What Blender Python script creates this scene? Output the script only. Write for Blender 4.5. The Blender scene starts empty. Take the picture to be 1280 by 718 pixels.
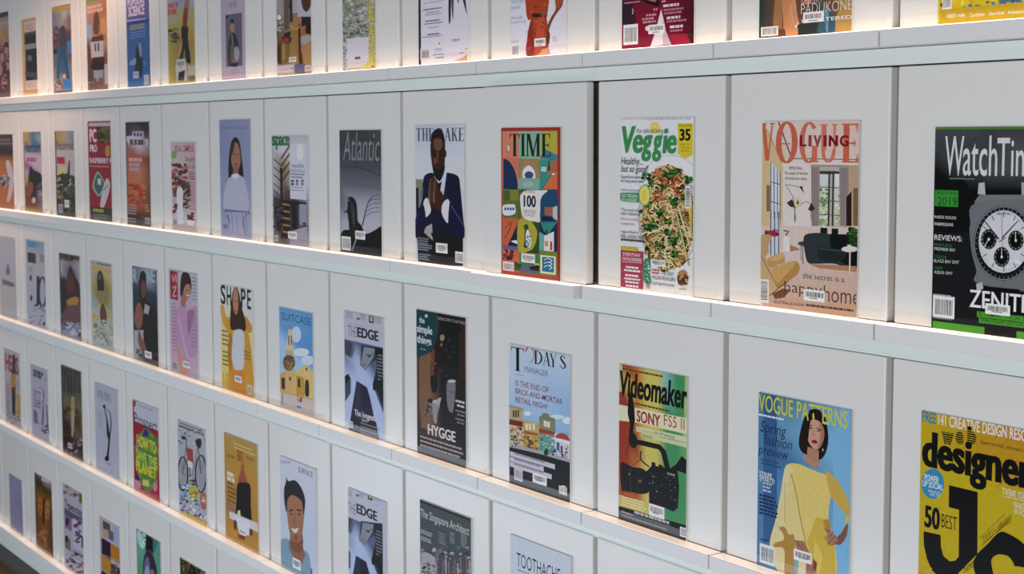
import bpy, bmesh, math, random
from mathutils import Vector, Matrix
from mathutils.geometry import tessellate_polygon

scene = bpy.context.scene
COL = scene.collection

# ------------------------------------------------------------------ camera
FPX, PAN, PITCH, ROLL = 2100.0, 1.01613, 0.088615, -0.001674
CAM = Vector((1.7376, -1.71665, 1.65537))
FW = Vector((-math.sin(PAN) * math.cos(PITCH), math.cos(PAN) * math.cos(PITCH), -math.sin(PITCH)))
RT0 = Vector((math.cos(PAN), math.sin(PAN), 0.0))
UP0 = RT0.cross(FW)
RT = RT0 * math.cos(ROLL) + UP0 * math.sin(ROLL)
UP = -RT0 * math.sin(ROLL) + UP0 * math.cos(ROLL)
cam_data = bpy.data.cameras.new('camera')
cam = bpy.data.objects.new('camera', cam_data)
COL.objects.link(cam)
cam_data.sensor_width = 36.0
cam_data.lens = FPX * 36.0 / 1280.0
cam_data.clip_start = 0.05
cam_data.dof.use_dof = True
cam_data.dof.focus_distance = 2.7
cam_data.dof.aperture_fstop = 14.0
m = Matrix((RT, UP, -FW)).transposed().to_4x4()
m.translation = CAM
cam.matrix_world = m
scene.camera = cam

# ------------------------------------------------------------------ light
world = bpy.data.worlds.new('world')
scene.world = world
world.use_nodes = True
wn = world.node_tree.nodes['Background']
wn.inputs[0].default_value = (0.85, 0.92, 1.0, 1)
wn.inputs[1].default_value = 0.30


def area(name, loc, target, sx, sy, power, color, spread=180):
    d = bpy.data.lights.new(name, 'AREA')
    d.shape = 'RECTANGLE'
    d.size, d.size_y = sx, sy
    d.energy = power
    d.color = color
    d.spread = math.radians(spread)
    o = bpy.data.objects.new(name, d)
    COL.objects.link(o)
    o.location = loc
    o.rotation_euler = (Vector(target) - Vector(loc)).to_track_quat('-Z', 'Y').to_euler()
    return o


area('window_daylight', (1.6, -4.8, 0.8), (-0.4, 0, 0.8), 4.2, 2.2, 145, (0.90, 0.95, 1.0))
area('wall_washer', (-3.3, -0.55, 2.62), (-3.6, 0.0, 2.02), 7.4, 0.2, 8.0, (1.0, 0.58, 0.38), 36)
area('low_fill_light', (-2.9, -1.6, 0.22), (-2.9, 0, 0.40), 4.6, 0.6, 18.0, (0.70, 0.84, 1.0))  # added fill near the floor to brighten the lower rows, no window there
scene.view_settings.view_transform = 'Standard'
scene.view_settings.look = 'None'
scene.view_settings.exposure = 0.0
scene.view_settings.gamma = 1.0
scene.view_settings.use_curve_mapping = False

# ------------------------------------------------------------------ wall layout (metres)
C = 0.37                      # width of one bay
PV = 0.41402                  # height of one row
ZL = {1: 1.80654, 2: 1.39148, 3: 0.97746, 4: 0.56622, 5: 0.15652, 0: 2.2206}   # ledge tops
LB, DT, WL, GAP = 0.0247, 0.050, 0.029, 0.0145
AJAR = {(2, -3): -0.017}      # this door stands a little proud of its neighbours


def clamp(v, a, b):
    return max(a, min(b, v))


def lin(c):
    c /= 255.0
    return c / 12.92 if c <= 0.04045 else ((c + 0.055) / 1.055) ** 2.4


# ------------------------------------------------------------------ materials
def principled(name, col, rough=0.5, metal=0.0, spec=0.5, bump=0.0, bscale=300.0, vary=0.0):
    mt = bpy.data.materials.new(name)
    mt.use_nodes = True
    nt = mt.node_tree
    b = nt.nodes['Principled BSDF']
    b.inputs['Base Color'].default_value = (*col, 1)
    b.inputs['Roughness'].default_value = rough
    b.inputs['Metallic'].default_value = metal
    b.inputs['Specular IOR Level'].default_value = spec
    if bump or vary:
        tc = nt.nodes.new('ShaderNodeTexCoord')
        nz = nt.nodes.new('ShaderNodeTexNoise')
        nz.inputs['Scale'].default_value = bscale
        nt.links.new(tc.outputs['Object'], nz.inputs['Vector'])
        if bump:
            bp = nt.nodes.new('ShaderNodeBump')
            bp.inputs['Strength'].default_value = bump
            bp.inputs['Distance'].default_value = 0.001
            nt.links.new(nz.outputs['Fac'], bp.inputs['Height'])
            nt.links.new(bp.outputs['Normal'], b.inputs['Normal'])
        if vary:
            mx = nt.nodes.new('ShaderNodeMixRGB')
            mx.inputs[1].default_value = (*[c * (1 - vary) for c in col], 1)
            mx.inputs[2].default_value = (*[min(1, c * (1 + vary)) for c in col], 1)
            nt.links.new(nz.outputs['Fac'], mx.inputs[0])
            nt.links.new(mx.outputs[0], b.inputs['Base Color'])
    return mt


M_DOOR = principled('white_laminate', (0.82, 0.81, 0.785), 0.22, vary=0.012, bscale=9)
M_LEDGE = principled('white_ledge_laminate', (0.84, 0.835, 0.83), 0.35)
M_RAIL = principled('pale_aqua_rail', (0.82, 0.90, 0.87), 0.25)
M_BODY = principled('grey_beige_carcass', (0.26, 0.22, 0.18), 0.6)
M_PLINTH = principled('dark_plinth', (0.10, 0.095, 0.09), 0.5)
M_PAPER = principled('page_block', (0.80, 0.79, 0.77), 0.8, bump=0.3, bscale=900)
M_WALL = principled('wall_paint', (0.75, 0.74, 0.72), 0.8)
M_STRIPS = {}
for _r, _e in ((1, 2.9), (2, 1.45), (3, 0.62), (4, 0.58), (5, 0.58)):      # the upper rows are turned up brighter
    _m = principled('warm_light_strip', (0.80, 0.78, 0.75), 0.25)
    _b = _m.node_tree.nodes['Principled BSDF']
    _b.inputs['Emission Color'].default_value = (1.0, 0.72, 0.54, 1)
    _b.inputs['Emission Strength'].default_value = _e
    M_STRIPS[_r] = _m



def floor_mat():
    mt = bpy.data.materials.new('brown_timber_floor')
    mt.use_nodes = True
    nt = mt.node_tree
    b = nt.nodes['Principled BSDF']
    tc = nt.nodes.new('ShaderNodeTexCoord')
    br = nt.nodes.new('ShaderNodeTexBrick')
    br.inputs['Color1'].default_value = (0.26, 0.115, 0.06, 1)
    br.inputs['Color2'].default_value = (0.21, 0.09, 0.045, 1)
    br.inputs['Mortar'].default_value = (0.08, 0.04, 0.02, 1)
    br.inputs['Scale'].default_value = 1.0
    br.inputs['Mortar Size'].default_value = 0.002
    br.inputs['Brick Width'].default_value = 1.2
    br.inputs['Row Height'].default_value = 0.14
    nt.links.new(tc.outputs['Object'], br.inputs['Vector'])
    nt.links.new(br.outputs['Color'], b.inputs['Base Color'])
    b.inputs['Roughness'].default_value = 0.45
    return mt


def print_mat():
    mt = bpy.data.materials.new('printed_cover')
    mt.use_nodes = True
    nt = mt.node_tree
    b = nt.nodes['Principled BSDF']
    a = nt.nodes.new('ShaderNodeAttribute')
    a.attribute_name = 'Col'
    tc = nt.nodes.new('ShaderNodeTexCoord')
    nz = nt.nodes.new('ShaderNodeTexNoise')
    nz.inputs['Scale'].default_value = 130.0
    nz.inputs['Detail'].default_value = 5.0
    rm = nt.nodes.new('ShaderNodeMapRange')
    rm.inputs['From Min'].default_value = 0.25
    rm.inputs['From Max'].default_value = 0.75
    rm.inputs['To Min'].default_value = 0.93
    rm.inputs['To Max'].default_value = 1.06
    ml = nt.nodes.new('ShaderNodeVectorMath')
    ml.operation = 'SCALE'
    nt.links.new(tc.outputs['Object'], nz.inputs['Vector'])
    nt.links.new(nz.outputs['Fac'], rm.inputs['Value'])
    nt.links.new(a.outputs['Color'], ml.inputs[0])
    nt.links.new(rm.outputs['Result'], ml.inputs['Scale'])
    nt.links.new(ml.outputs['Vector'], b.inputs['Base Color'])
    b.inputs['Roughness'].default_value = 0.3
    b.inputs['Specular IOR Level'].default_value = 0.12
    return mt


def acrylic_mat():
    mt = bpy.data.materials.new('clear_acrylic')
    mt.use_nodes = True
    nt = mt.node_tree
    nt.nodes.remove(nt.nodes['Principled BSDF'])
    out = nt.nodes['Material Output']
    tr = nt.nodes.new('ShaderNodeBsdfTransparent')
    tr.inputs[0].default_value = (0.985, 0.99, 0.988, 1)
    gl = nt.nodes.new('ShaderNodeBsdfGlossy')
    gl.inputs['Roughness'].default_value = 0.05
    fr = nt.nodes.new('ShaderNodeFresnel')
    fr.inputs['IOR'].default_value = 1.49
    mx = nt.nodes.new('ShaderNodeMixShader')
    ge = nt.nodes.new('ShaderNodeNewGeometry')
    iv = nt.nodes.new('ShaderNodeMath')
    iv.operation = 'SUBTRACT'
    iv.inputs[0].default_value = 1.0
    mu = nt.nodes.new('ShaderNodeMath')
    mu.operation = 'MULTIPLY'
    nt.links.new(ge.outputs['Backfacing'], iv.inputs[1])
    nt.links.new(iv.outputs[0], mu.inputs[0])
    nt.links.new(fr.outputs[0], mu.inputs[1])
    nt.links.new(mu.outputs[0], mx.inputs[0])
    nt.links.new(tr.outputs[0], mx.inputs[1])
    nt.links.new(gl.outputs[0], mx.inputs[2])
    nt.links.new(mx.outputs[0], out.inputs[0])
    return mt


M_PRINT = print_mat()
M_ACRYL = acrylic_mat()


# ------------------------------------------------------------------ mesh helpers
def box_mesh(name, boxes, mat, bevel=0.0):
    bm = bmesh.new()
    for (x0, x1, y0, y1, z0, z1) in boxes:
        g = bmesh.ops.create_cube(bm, size=1.0)
        vs = g['verts']
        for v in vs:
            v.co = Vector((x0 if v.co.x < 0 else x1, y0 if v.co.y < 0 else y1, z0 if v.co.z < 0 else z1))
    if bevel:
        bmesh.ops.bevel(bm, geom=bm.edges[:], offset=bevel, segments=2, affect='EDGES', profile=0.5)
    bmesh.ops.recalc_face_normals(bm, faces=bm.faces[:])
    me = bpy.data.meshes.new(name)
    bm.to_mesh(me)
    bm.free()
    me.materials.append(mat)
    return me


def link(name, data, parent=None, loc=(0, 0, 0)):
    o = bpy.data.objects.new(name, data)
    COL.objects.link(o)
    o.parent = parent
    o.location = loc
    return o


def structure(name, data, loc=(0, 0, 0)):
    o = link(name, data, None, loc)
    o['kind'] = 'structure'
    return o


def thing(name, label, cat, loc, group=None):
    o = link(name, None, None, loc)
    o.empty_display_size = 0.05
    o['label'] = label
    o['category'] = cat
    if group:
        o['group'] = group
    return o


# ------------------------------------------------------------------ the setting
K0, K1 = -15, 1
XA, XB = K0 * C - 0.02, (K1 + 1) * C + 0.02
structure('floor', box_mesh('floor', [(XA - 3, XB + 3, -7, 0.6, -0.05, 0)], floor_mat()))
structure('wall_back', box_mesh('wall_back', [(XA - 3, XB + 3, 0.34, 0.42, 0, 3.0)], M_WALL))
for n, r in enumerate((0, 1, 2, 3, 4), 1):
    structure('trim_%d' % n, box_mesh('header_rail', [(XA, XB, 0.0, 0.30, ZL[r] - DT + (0.0 if r < 2 else 0.0035), ZL[r] - LB - 0.0008)] + ([(XA, XB, 0.0035, 0.29, ZL[r] - DT - 0.0004, ZL[r] - DT + 0.0040)] if r >= 2 else []), M_RAIL, 0.0015))
structure('trim_6', box_mesh('bottom_rail', [(XA, XB, -0.027, 0.30, 0.084, ZL[5] - LB - 0.0008)], M_RAIL, 0.0015))
structure('trim_7', box_mesh('top_panel', [(XA, XB, -0.02, 0.30, ZL[0] - LB, 2.42)], M_DOOR, 0.002))
structure('baseboard_front', box_mesh('plinth', [(XA, XB, -0.008, 0.30, 0.0, 0.083)], M_PLINTH))

structure('trim_8', box_mesh('end_panel', [(XB + 0.0005, XB + 0.0205, -0.03, 0.32, 0.0, 2.42)], M_DOOR, 0.002))
structure('trim_9', box_mesh('end_panel', [(XA - 0.0205, XA - 0.0005, -0.03, 0.32, 0.0, 2.42)], M_DOOR, 0.002))

# ------------------------------------------------------------------ one bay, then its copies
DW = C - GAP
DH = PV - DT - 0.001
me_door = box_mesh('door', [(0, DW, 0, 0.018, 0.0006, DH)], M_DOOR, 0.0024)
me_lip = box_mesh('retaining_lip', [(0.002, DW - 0.002, -0.0094, -0.0076, 0.0004, 0.0195)], M_ACRYL)
me_ledge = box_mesh('ledge', [(-0.008, C - 0.012, -WL, 0.018, -LB, -0.0010)], M_LEDGE, 0.0010)
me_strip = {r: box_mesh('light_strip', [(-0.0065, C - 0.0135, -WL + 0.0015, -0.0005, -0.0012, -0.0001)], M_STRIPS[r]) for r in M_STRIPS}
me_body = box_mesh('body', [(-0.0072, -0.0002, 0.0125, 0.30, 0.001, DH),
                            (DW + 0.0002, DW + 0.0070, 0.0125, 0.30, 0.001, DH),
                            (0.0, DW, 0.019, 0.025, 0.001, DH)], M_BODY)
BAYS = {}


def bay(row, k):
    dy = AJAR.get((row, k), 0.0)
    root = thing('display_cabinet', 'plain white cabinet bay with nothing on its ledge', 'cabinet',
                 (k * C, 0, ZL[row]), 'empty cabinet bays')
    link('body', me_body, root)
    d = link('door', me_door, root, (0, dy, 0))
    link('retaining_lip', me_lip, d)
    lg = link('ledge', me_ledge, root, (0, dy, 0))
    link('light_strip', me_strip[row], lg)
    BAYS[(row, k)] = root
    return root


for row in (1, 2, 3, 4, 5):
    for k in range(K0, K1 + 1):
        bay(row, k)

# ------------------------------------------------------------------ printing: pixel of the photo -> point on the cover's own plane
COVER_Y = -0.0046
KGAIN, KOFF = 1.32, 0.004


def hexc(h):
    return tuple(int(h[i:i + 2], 16) for i in (0, 2, 4))


def ink(h):
    """printed colour: what the photograph shows, divided by the light that falls on the wall"""
    if not isinstance(h, str):
        return h
    r, g, b = hexc(h)
    y = 0.3 * r + 0.59 * g + 0.11 * b
    r, g, b = (0.86 * v + 0.14 * y for v in (r, g, b))
    r, g, b = (max(3.0, v - 18.0 * (1 - (v / 255.0) ** 5)) for v in (r, g, b))
    return tuple(clamp((lin(v) - KOFF) * KGAIN, 0.003, 0.86) for v in (r, g, b))


def to_plane(x, y, Y):
    d = FW + RT * ((x - 640) / FPX) - UP * ((y - 359) / FPX)
    t = (Y - CAM.y) / d.y
    return CAM.x + t * d.x, CAM.z + t * d.z


def catmull(pts, n=6, closed=True):
    out = []
    N = len(pts)
    rng = range(N) if closed else range(N - 1)
    for i in rng:
        if closed:
            p0, p1, p2, p3 = pts[i - 1], pts[i], pts[(i + 1) % N], pts[(i + 2) % N]
        else:
            p0, p1, p2, p3 = pts[max(0, i - 1)], pts[i], pts[i + 1], pts[min(N - 1, i + 2)]
        for j in range(n):
            t = j / n
            out.append(tuple(0.5 * (2 * p1[a] + (p2[a] - p0[a]) * t + (2 * p0[a] - 5 * p1[a] + 4 * p2[a] - p3[a]) * t * t
                                    + (3 * p1[a] - p0[a] - 3 * p2[a] + p3[a]) * t ** 3) for a in (0, 1)))
    if not closed:
        out.append(pts[-1])
    return out


FONT_CACHE = {}


def font_tris(s, bold, shear):
    key = (s, bold, shear)
    if key in FONT_CACHE:
        return FONT_CACHE[key]
    cu = bpy.data.curves.new('lettering', 'FONT')
    cu.body = s
    cu.size = 1.0
    cu.resolution_u = 3
    cu.fill_mode = 'FRONT'
    cu.offset = bold
    cu.shear = shear
    ob = bpy.data.objects.new('lettering', cu)
    COL.objects.link(ob)
    dg = bpy.context.evaluated_depsgraph_get()
    me = bpy.data.meshes.new_from_object(ob.evaluated_get(dg))
    me.calc_loop_triangles()
    tris = [[(me.vertices[i].co.x, me.vertices[i].co.y) for i in t.vertices] for t in me.loop_triangles]
    bpy.data.objects.remove(ob)
    bpy.data.curves.remove(cu)
    bpy.data.meshes.remove(me)
    FONT_CACHE[key] = tris
    return tris


_h = font_tris('H', 0.0, 0.0)
CAPH = max(p[1] for t in _h for p in t) - min(p[1] for t in _h for p in t)

# ---- a small serif alphabet made of stems, hairlines and bowls (height 1)
TK, TN = 0.17, 0.045


def _rect(a, b, c, d):
    return [(a, b), (c, b), (c, d), (a, d)]


def _stem(x, w=TK, y0=0, y1=1, sf=0.07):
    return [_rect(x, y0, x + w, y1), _rect(x - sf, y0, x + w + sf, y0 + 0.03), _rect(x - sf, y1 - 0.03, x + w + sf, y1)]


def _diag(x0, y0, x1, y1, w):
    return [[(x0, y0), (x0 + w, y0), (x1 + w, y1), (x1, y1)]]


def _ring(cx, cy, rx, ry, a0, a1, tk=TK, tn=TN, n=18):
    o, i = [], []
    for j in range(n + 1):
        a = math.radians(a0 + (a1 - a0) * j / n)
        o.append((cx + rx * math.cos(a), cy + ry * math.sin(a)))
        i.append((cx + (rx - tk) * math.cos(a), cy + (ry - tn) * math.sin(a)))
    return [[o[j], o[j + 1], i[j + 1], i[j]] for j in range(n)]


def _swash(pts, ws, n=5):
    p = catmull(pts, n, False)
    res, N = [], len(p)
    lr = []
    for j in range(N):
        a, b = p[max(0, j - 1)], p[min(N - 1, j + 1)]
        dx, dy = b[0] - a[0], b[1] - a[1]
        l = math.hypot(dx, dy) or 1
        f = j / (N - 1) * (len(ws) - 1)
        q = int(min(f, len(ws) - 2))
        w = ws[q] + (ws[q + 1] - ws[q]) * (f - q)
        lr.append(((p[j][0] - dy / l * w / 2, p[j][1] + dx / l * w / 2), (p[j][0] + dy / l * w / 2, p[j][1] - dx / l * w / 2)))
    for j in range(N - 1):
        res.append([lr[j][0], lr[j + 1][0], lr[j + 1][1], lr[j][1]])
    return res


def serif_glyph(ch):
    if ch == 'T':
        return _stem(0.28)[:2] + [_rect(0, 0.96, 0.73, 1), [(0, 1), (0.05, 0.96), (0, 0.76)], [(0.73, 1), (0.73, 0.76), (0.68, 0.96)]], 0.78
    if ch == 'I':
        return _stem(0.07), 0.36
    if ch == 'H':
        return _stem(0.07) + _stem(0.54) + [_rect(0.2, 0.48, 0.6, 0.52)], 0.84
    if ch == 'M':
        return _stem(0.05, 0.06) + _diag(0.07, 1, 0.42, 0, 0.16) + _diag(0.46, 0, 0.80, 1, 0.05) + _stem(0.78), 1.06
    if ch == 'N':
        return _stem(0.05, 0.05) + _diag(0.05, 1, 0.56, 0, 0.16) + _stem(0.66, 0.05), 0.8
    if ch == 'E':
        return _stem(0.07) + [_rect(0.2, 0.96, 0.6, 1), _rect(0.2, 0.48, 0.5, 0.52), _rect(0.2, 0, 0.63, 0.04), [(0.6, 1), (0.6, 0.76), (0.56, 0.96)],
                              [(0.63, 0), (0.58, 0.04), (0.63, 0.26)], [(0.5, 0.4), (0.5, 0.6), (0.46, 0.5)]], 0.7
    if ch == 'L':
        return _stem(0.07) + [_rect(0.2, 0, 0.6, 0.04), [(0.6, 0), (0.55, 0.04), (0.6, 0.27)]], 0.66
    if ch == 'A':
        return _diag(0.06, 0, 0.36, 1, 0.05) + _diag(0.6, 0, 0.32, 1, TK) + [_rect(0.15, 0.32, 0.62, 0.36), _rect(-0.02, 0, 0.2, 0.03), _rect(0.5, 0, 0.86, 0.03)], 0.86
    if ch == 'V':
        return _diag(0.3, 0, 0.04, 1, TK) + _diag(0.4, 0, 0.66, 1, 0.05) + [_rect(-0.03, 0.97, 0.3, 1), _rect(0.56, 0.97, 0.8, 1)], 0.8
    if ch == 'Y':
        return _stem(0.3, y1=0.46)[:2] + _diag(0.3, 0.44, 0.02, 1, TK) + _diag(0.42, 0.44, 0.66, 1, 0.05) + [_rect(-0.04, 0.97, 0.28, 1), _rect(0.56, 0.97, 0.8, 1)], 0.78
    if ch == 'K':
        return _stem(0.07) + _diag(0.22, 0.42, 0.6, 1, 0.05) + _diag(0.56, 0, 0.3, 0.56, TK) + [_rect(0.48, 0, 0.84, 0.03), _rect(0.5, 0.97, 0.76, 1)], 0.84
    if ch == 'O':
        return _ring(0.42, 0.5, 0.42, 0.53, 0, 360, n=30), 0.9
    if ch == 'C':
        return _ring(0.42, 0.5, 0.42, 0.53, 45, 315), 0.8
    if ch == 'G':
        return _ring(0.42, 0.5, 0.42, 0.53, 45, 322) + _stem(0.6, y1=0.42), 0.92
    if ch == 'U':
        return _stem(0.06, y0=0.3)[:1] + [_rect(-0.01, 0.97, 0.3, 1), _rect(0.56, 0.97, 0.78, 1), _rect(0.65, 0.3, 0.7, 1)] + _ring(0.38, 0.32, 0.32, 0.34, 180, 360, 0.1), 0.84
    if ch == 'D':
        return _stem(0.07) + [r for r in _ring(0.22, 0.5, 0.58, 0.5, -90, 90)], 0.88
    if ch == 'P':
        return _stem(0.07) + _ring(0.22, 0.74, 0.42, 0.26, -90, 90, 0.14), 0.72
    if ch == 'R':
        return _stem(0.07) + _ring(0.22, 0.74, 0.42, 0.26, -90, 90, 0.14) + _diag(0.6, 0, 0.3, 0.5, TK) + [_rect(0.56, 0, 0.86, 0.03)], 0.86
    if ch == 'S':
        return _swash([(0.5, 0.78), (0.3, 0.97), (0.1, 0.78), (0.3, 0.52), (0.52, 0.25), (0.3, 0.03), (0.06, 0.22)], [0.08, 0.05, 0.13, 0.17, 0.13, 0.05, 0.08]), 0.64
    if ch == "'":
        return [[(0.02, 1), (0.16, 1), (0.1, 0.7)]], 0.2
    return [], 0.35


def serif_tris(s):
    out, x = [], 0.0
    for ch in s:
        polys, adv = serif_glyph(ch)
        for p in polys:
            q = [(a + x, b) for a, b in p]
            for i in range(1, len(q) - 1):
                out.append([q[0], q[i], q[i + 1]])
        x += adv + 0.06
    return out


class Print:
    """one flat print: coloured shapes in thin layers, clipped to the sheet"""

    def __init__(s, x0, x1, z0, z1):
        s.box = (x0, x1, z0, z1)
        s.v, s.t, s.c = [], [], []
        s.layer = 0

    def tri(s, pts, cols, dz=0.0):
        poly = [(p[0], p[1], c) for p, c in zip(pts, cols)]
        x0, x1, z0, z1 = s.box
        for ax, lim, sg in ((0, x0, 1), (0, x1, -1), (1, z0, 1), (1, z1, -1)):
            if all(sg * (p[ax] - lim) >= 0 for p in poly):
                continue
            out = []
            for i, p in enumerate(poly):
                q = poly[i - 1]
                ip, iq = sg * (p[ax] - lim) >= 0, sg * (q[ax] - lim) >= 0
                if ip != iq:
                    f = (lim - q[ax]) / (p[ax] - q[ax])
                    out.append((q[0] + (p[0] - q[0]) * f, q[1] + (p[1] - q[1]) * f, tuple(a + (b - a) * f for a, b in zip(q[2], p[2]))))
                if ip:
                    out.append(p)
            poly = out
            if len(poly) < 3:
                return
        n = len(s.v)
        ar = 0
        for i in range(len(poly)):
            q, p = poly[i - 1], poly[i]
            ar += q[0] * p[1] - p[0] * q[1]
        if abs(ar) < 1e-10:
            return
        if ar < 0:
            poly.reverse()
        yy = -s.layer * 4e-6 - dz
        for p in poly:
            s.v.append((p[0], yy, p[1]))
            s.c.append((*p[2], 1.0))
        for i in range(1, len(poly) - 1):
            s.t.append((n, n + i, n + i + 1))

    def mesh(s, name):
        me = bpy.data.meshes.new(name)
        me.from_pydata(s.v, [], s.t)
        at = me.color_attributes.new('Col', 'FLOAT_COLOR', 'POINT')
        at.data.foreach_set('color', [x for c in s.c for x in c])
        me.materials.append(M_PRINT)
        me.update()
        return me


CUR = None          # the magazine being printed
FR = (0.0, 0.0, 1.0)


def F(x0, y0, sc):
    global FR
    FR = (x0, y0, sc)


def W(x, y):
    a, b = to_plane(FR[0] + x / FR[2], FR[1] + y / FR[2], CUR['Y'])
    return a - CUR['x'], b - CUR['z']


def _fill(poly, col, dz=0.0):
    pr = CUR['pr']
    cols = [ink(c) for c in col] if isinstance(col, list) else [ink(col)] * len(poly)
    if len(poly) == 3:
        pr.tri(poly, cols, dz)
    else:
        for t in tessellate_polygon([[Vector((a, b, 0)) for a, b in poly]]):
            pr.tri([poly[i] for i in t], [cols[i] for i in t], dz)


def P(pts, col):
    """polygon; col one colour or one per corner"""
    CUR['pr'].layer += 1
    _fill([W(*p) for p in pts], col)


def S(pts, col, n=5):
    """smooth closed outline"""
    P(catmull(pts, n), col)


def R(x0, y0, x1, y1, col):
    """upright rectangle on the sheet; y0, y1 read at its left edge; col or (top, bottom) or (tl, tr, br, bl)"""
    CUR['pr'].layer += 1
    a, zt = W(x0, y0)
    b, _ = W(x1, y0)
    _, zb = W(x0, y1)
    if isinstance(col, tuple):
        cc = [col[0], col[0], col[1], col[1]] if len(col) == 2 else list(col)
    else:
        cc = [col] * 4
    q = [(a, zt), (b, zt), (b, zb), (a, zb)]
    cc = [ink(c) for c in cc]
    CUR['pr'].tri([q[0], q[1], q[2]], [cc[0], cc[1], cc[2]])
    CUR['pr'].tri([q[0], q[2], q[3]], [cc[0], cc[2], cc[3]])


def L(pts, w, col, smooth=False):
    """stroke; w one width or (start, end), in zoom pixels"""
    CUR['pr'].layer += 1
    if smooth:
        pts = catmull(pts, 5, False)
    ws = w if isinstance(w, tuple) else (w, w)
    N = len(pts)
    lr = []
    for j in range(N):
        a, b = pts[max(0, j - 1)], pts[min(N - 1, j + 1)]
        dx, dy = b[0] - a[0], b[1] - a[1]
        l = math.hypot(dx, dy) or 1
        ww = (ws[0] + (ws[1] - ws[0]) * j / (N - 1)) / 2
        lr.append((W(pts[j][0] - dy / l * ww, pts[j][1] + dx / l * ww), W(pts[j][0] + dy / l * ww, pts[j][1] - dx / l * ww)))
    c = ink(col)
    for j in range(N - 1):
        q = [lr[j][0], lr[j + 1][0], lr[j + 1][1], lr[j][1]]
        CUR['pr'].tri([q[0], q[1], q[2]], [c] * 3)
        CUR['pr'].tri([q[0], q[2], q[3]], [c] * 3)


def E(cx, cy, rx, ry, col, rot=0.0, n=28):
    ca, sa = math.cos(math.radians(rot)), math.sin(math.radians(rot))
    pts = []
    for i in range(n):
        a = 2 * math.pi * i / n
        x, y = rx * math.cos(a), ry * math.sin(a)
        pts.append((cx + x * ca - y * sa, cy + x * sa + y * ca))
    P(pts, col)


def RING(cx, cy, rx, ry, w, col, n=30):
    L([(cx + rx * math.cos(2 * math.pi * i / n), cy + ry * math.sin(2 * math.pi * i / n)) for i in range(n + 1)], w, col)


def T(s, x0, y0, x1, h, col, b=0.0, sh=0.0, serif=False, y1=None):
    """lettering: baseline from (x0, y0), ends at x1, capital height h; y1 tilts the baseline on the sheet"""
    pr = CUR['pr']
    pr.layer += 1
    u0, z0 = W(x0, y0)
    u1, _ = W(x1, y0)
    _, zt = W(x0, y0 - h)
    ky = (zt - z0)
    if ky < 0.012 and b > 0:
        b *= 0.45
    tris = serif_tris(s) if serif else font_tris(s, b * 0.45, sh)
    if serif and b > 0:
        tris = [[(p[0] + d * b, p[1]) for p in t] for d in (-0.5, 0.5) for t in tris]
    if b > 0.012 and not serif:
        base = tris
        tris = [[(p[0] + d * b, p[1]) for p in t] for d in (-0.5, 0.5) for t in base]
        half = len(base)
    else:
        half = len(tris)
    if not tris:
        return
    xs = [p[0] for t in tris for p in t]
    a, bb = min(xs), max(xs)
    kx = (u1 - u0) / (bb - a)
    ky /= 1.0 if serif else CAPH
    if y1 is not None:
        ue, ze = W(x1, y1)
        rise = (ze - z0) / (ue - u0)
    else:
        rise = 0.0
    c = ink(col)
    for i, t in enumerate(tris):
        pr.tri([(u0 + (p[0] - a) * kx, z0 + p[1] * ky + (p[0] - a) * kx * rise) for p in t], [c] * 3, i * 4e-7 if serif else (3e-6 if i >= half else 0.0))
    pr.layer += 1 + (int(len(tris) * 4e-7 / 4e-6) if serif else 0)


def G(x0, y0, x1, n, dy, h, col, fill=1.0, align=0):
    """lines of print too small to read: little word bars"""
    pr = CUR['pr']
    pr.layer += 1
    rnd = random.Random(int(x0 * 7 + y0 * 13))
    c = ink(col)
    u0, _ = W(x0, y0)
    u1, _ = W(x1, y0)
    for i in range(n):
        _, za = W(x0, y0 + i * dy)
        _, zb = W(x0, y0 + i * dy + h)
        wd = (u1 - u0) * (fill - rnd.random() * 0.25 * fill)
        off = {0: 0, 1: (u1 - u0 - wd) / 2, 2: u1 - u0 - wd}[align]
        x = u0 + off
        end = x + wd
        ch = abs(za - zb)
        while x < end - ch * 0.3:
            l = min(ch * rnd.uniform(1.2, 4.0), end - x)
            pr.tri([(x, za), (x + l, za), (x + l, zb)], [c] * 3)
            pr.tri([(x, za), (x + l, zb), (x, zb)], [c] * 3)
            x += l + ch * 0.45


def BC(x0, y0, x1, y1, paper='e8e6e8', bars='3c3c44', vertical=True, top=0.16, bot=0.14):
    """a printed bar code panel"""
    R(x0, y0, x1, y1, paper)
    CUR['pr'].layer += 1
    rnd = random.Random(int(x0 + y0))
    u0, zt = W(x0, y0)
    u1, _ = W(x1, y0)
    _, zb = W(x0, y1)
    w, h = u1 - u0, zt - zb
    c = ink(bars)
    x = 0.1
    while x < 0.9:
        l = rnd.choice((0.014, 0.022, 0.036))
        if vertical:
            q = [(u0 + w * x, zt - h * top), (u0 + w * (x + l), zt - h * top), (u0 + w * (x + l), zb + h * bot), (u0 + w * x, zb + h * bot)]
        else:
            q = [(u0 + w * 0.14, zt - h * x), (u0 + w * 0.86, zt - h * x), (u0 + w * 0.86, zt - h * (x + l)), (u0 + w * 0.14, zt - h * (x + l))]
        CUR['pr'].tri(q[:3], [c] * 3)
        CUR['pr'].tri([q[0], q[2], q[3]], [c] * 3)
        x += l + rnd.choice((0.014, 0.02, 0.03))


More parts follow.
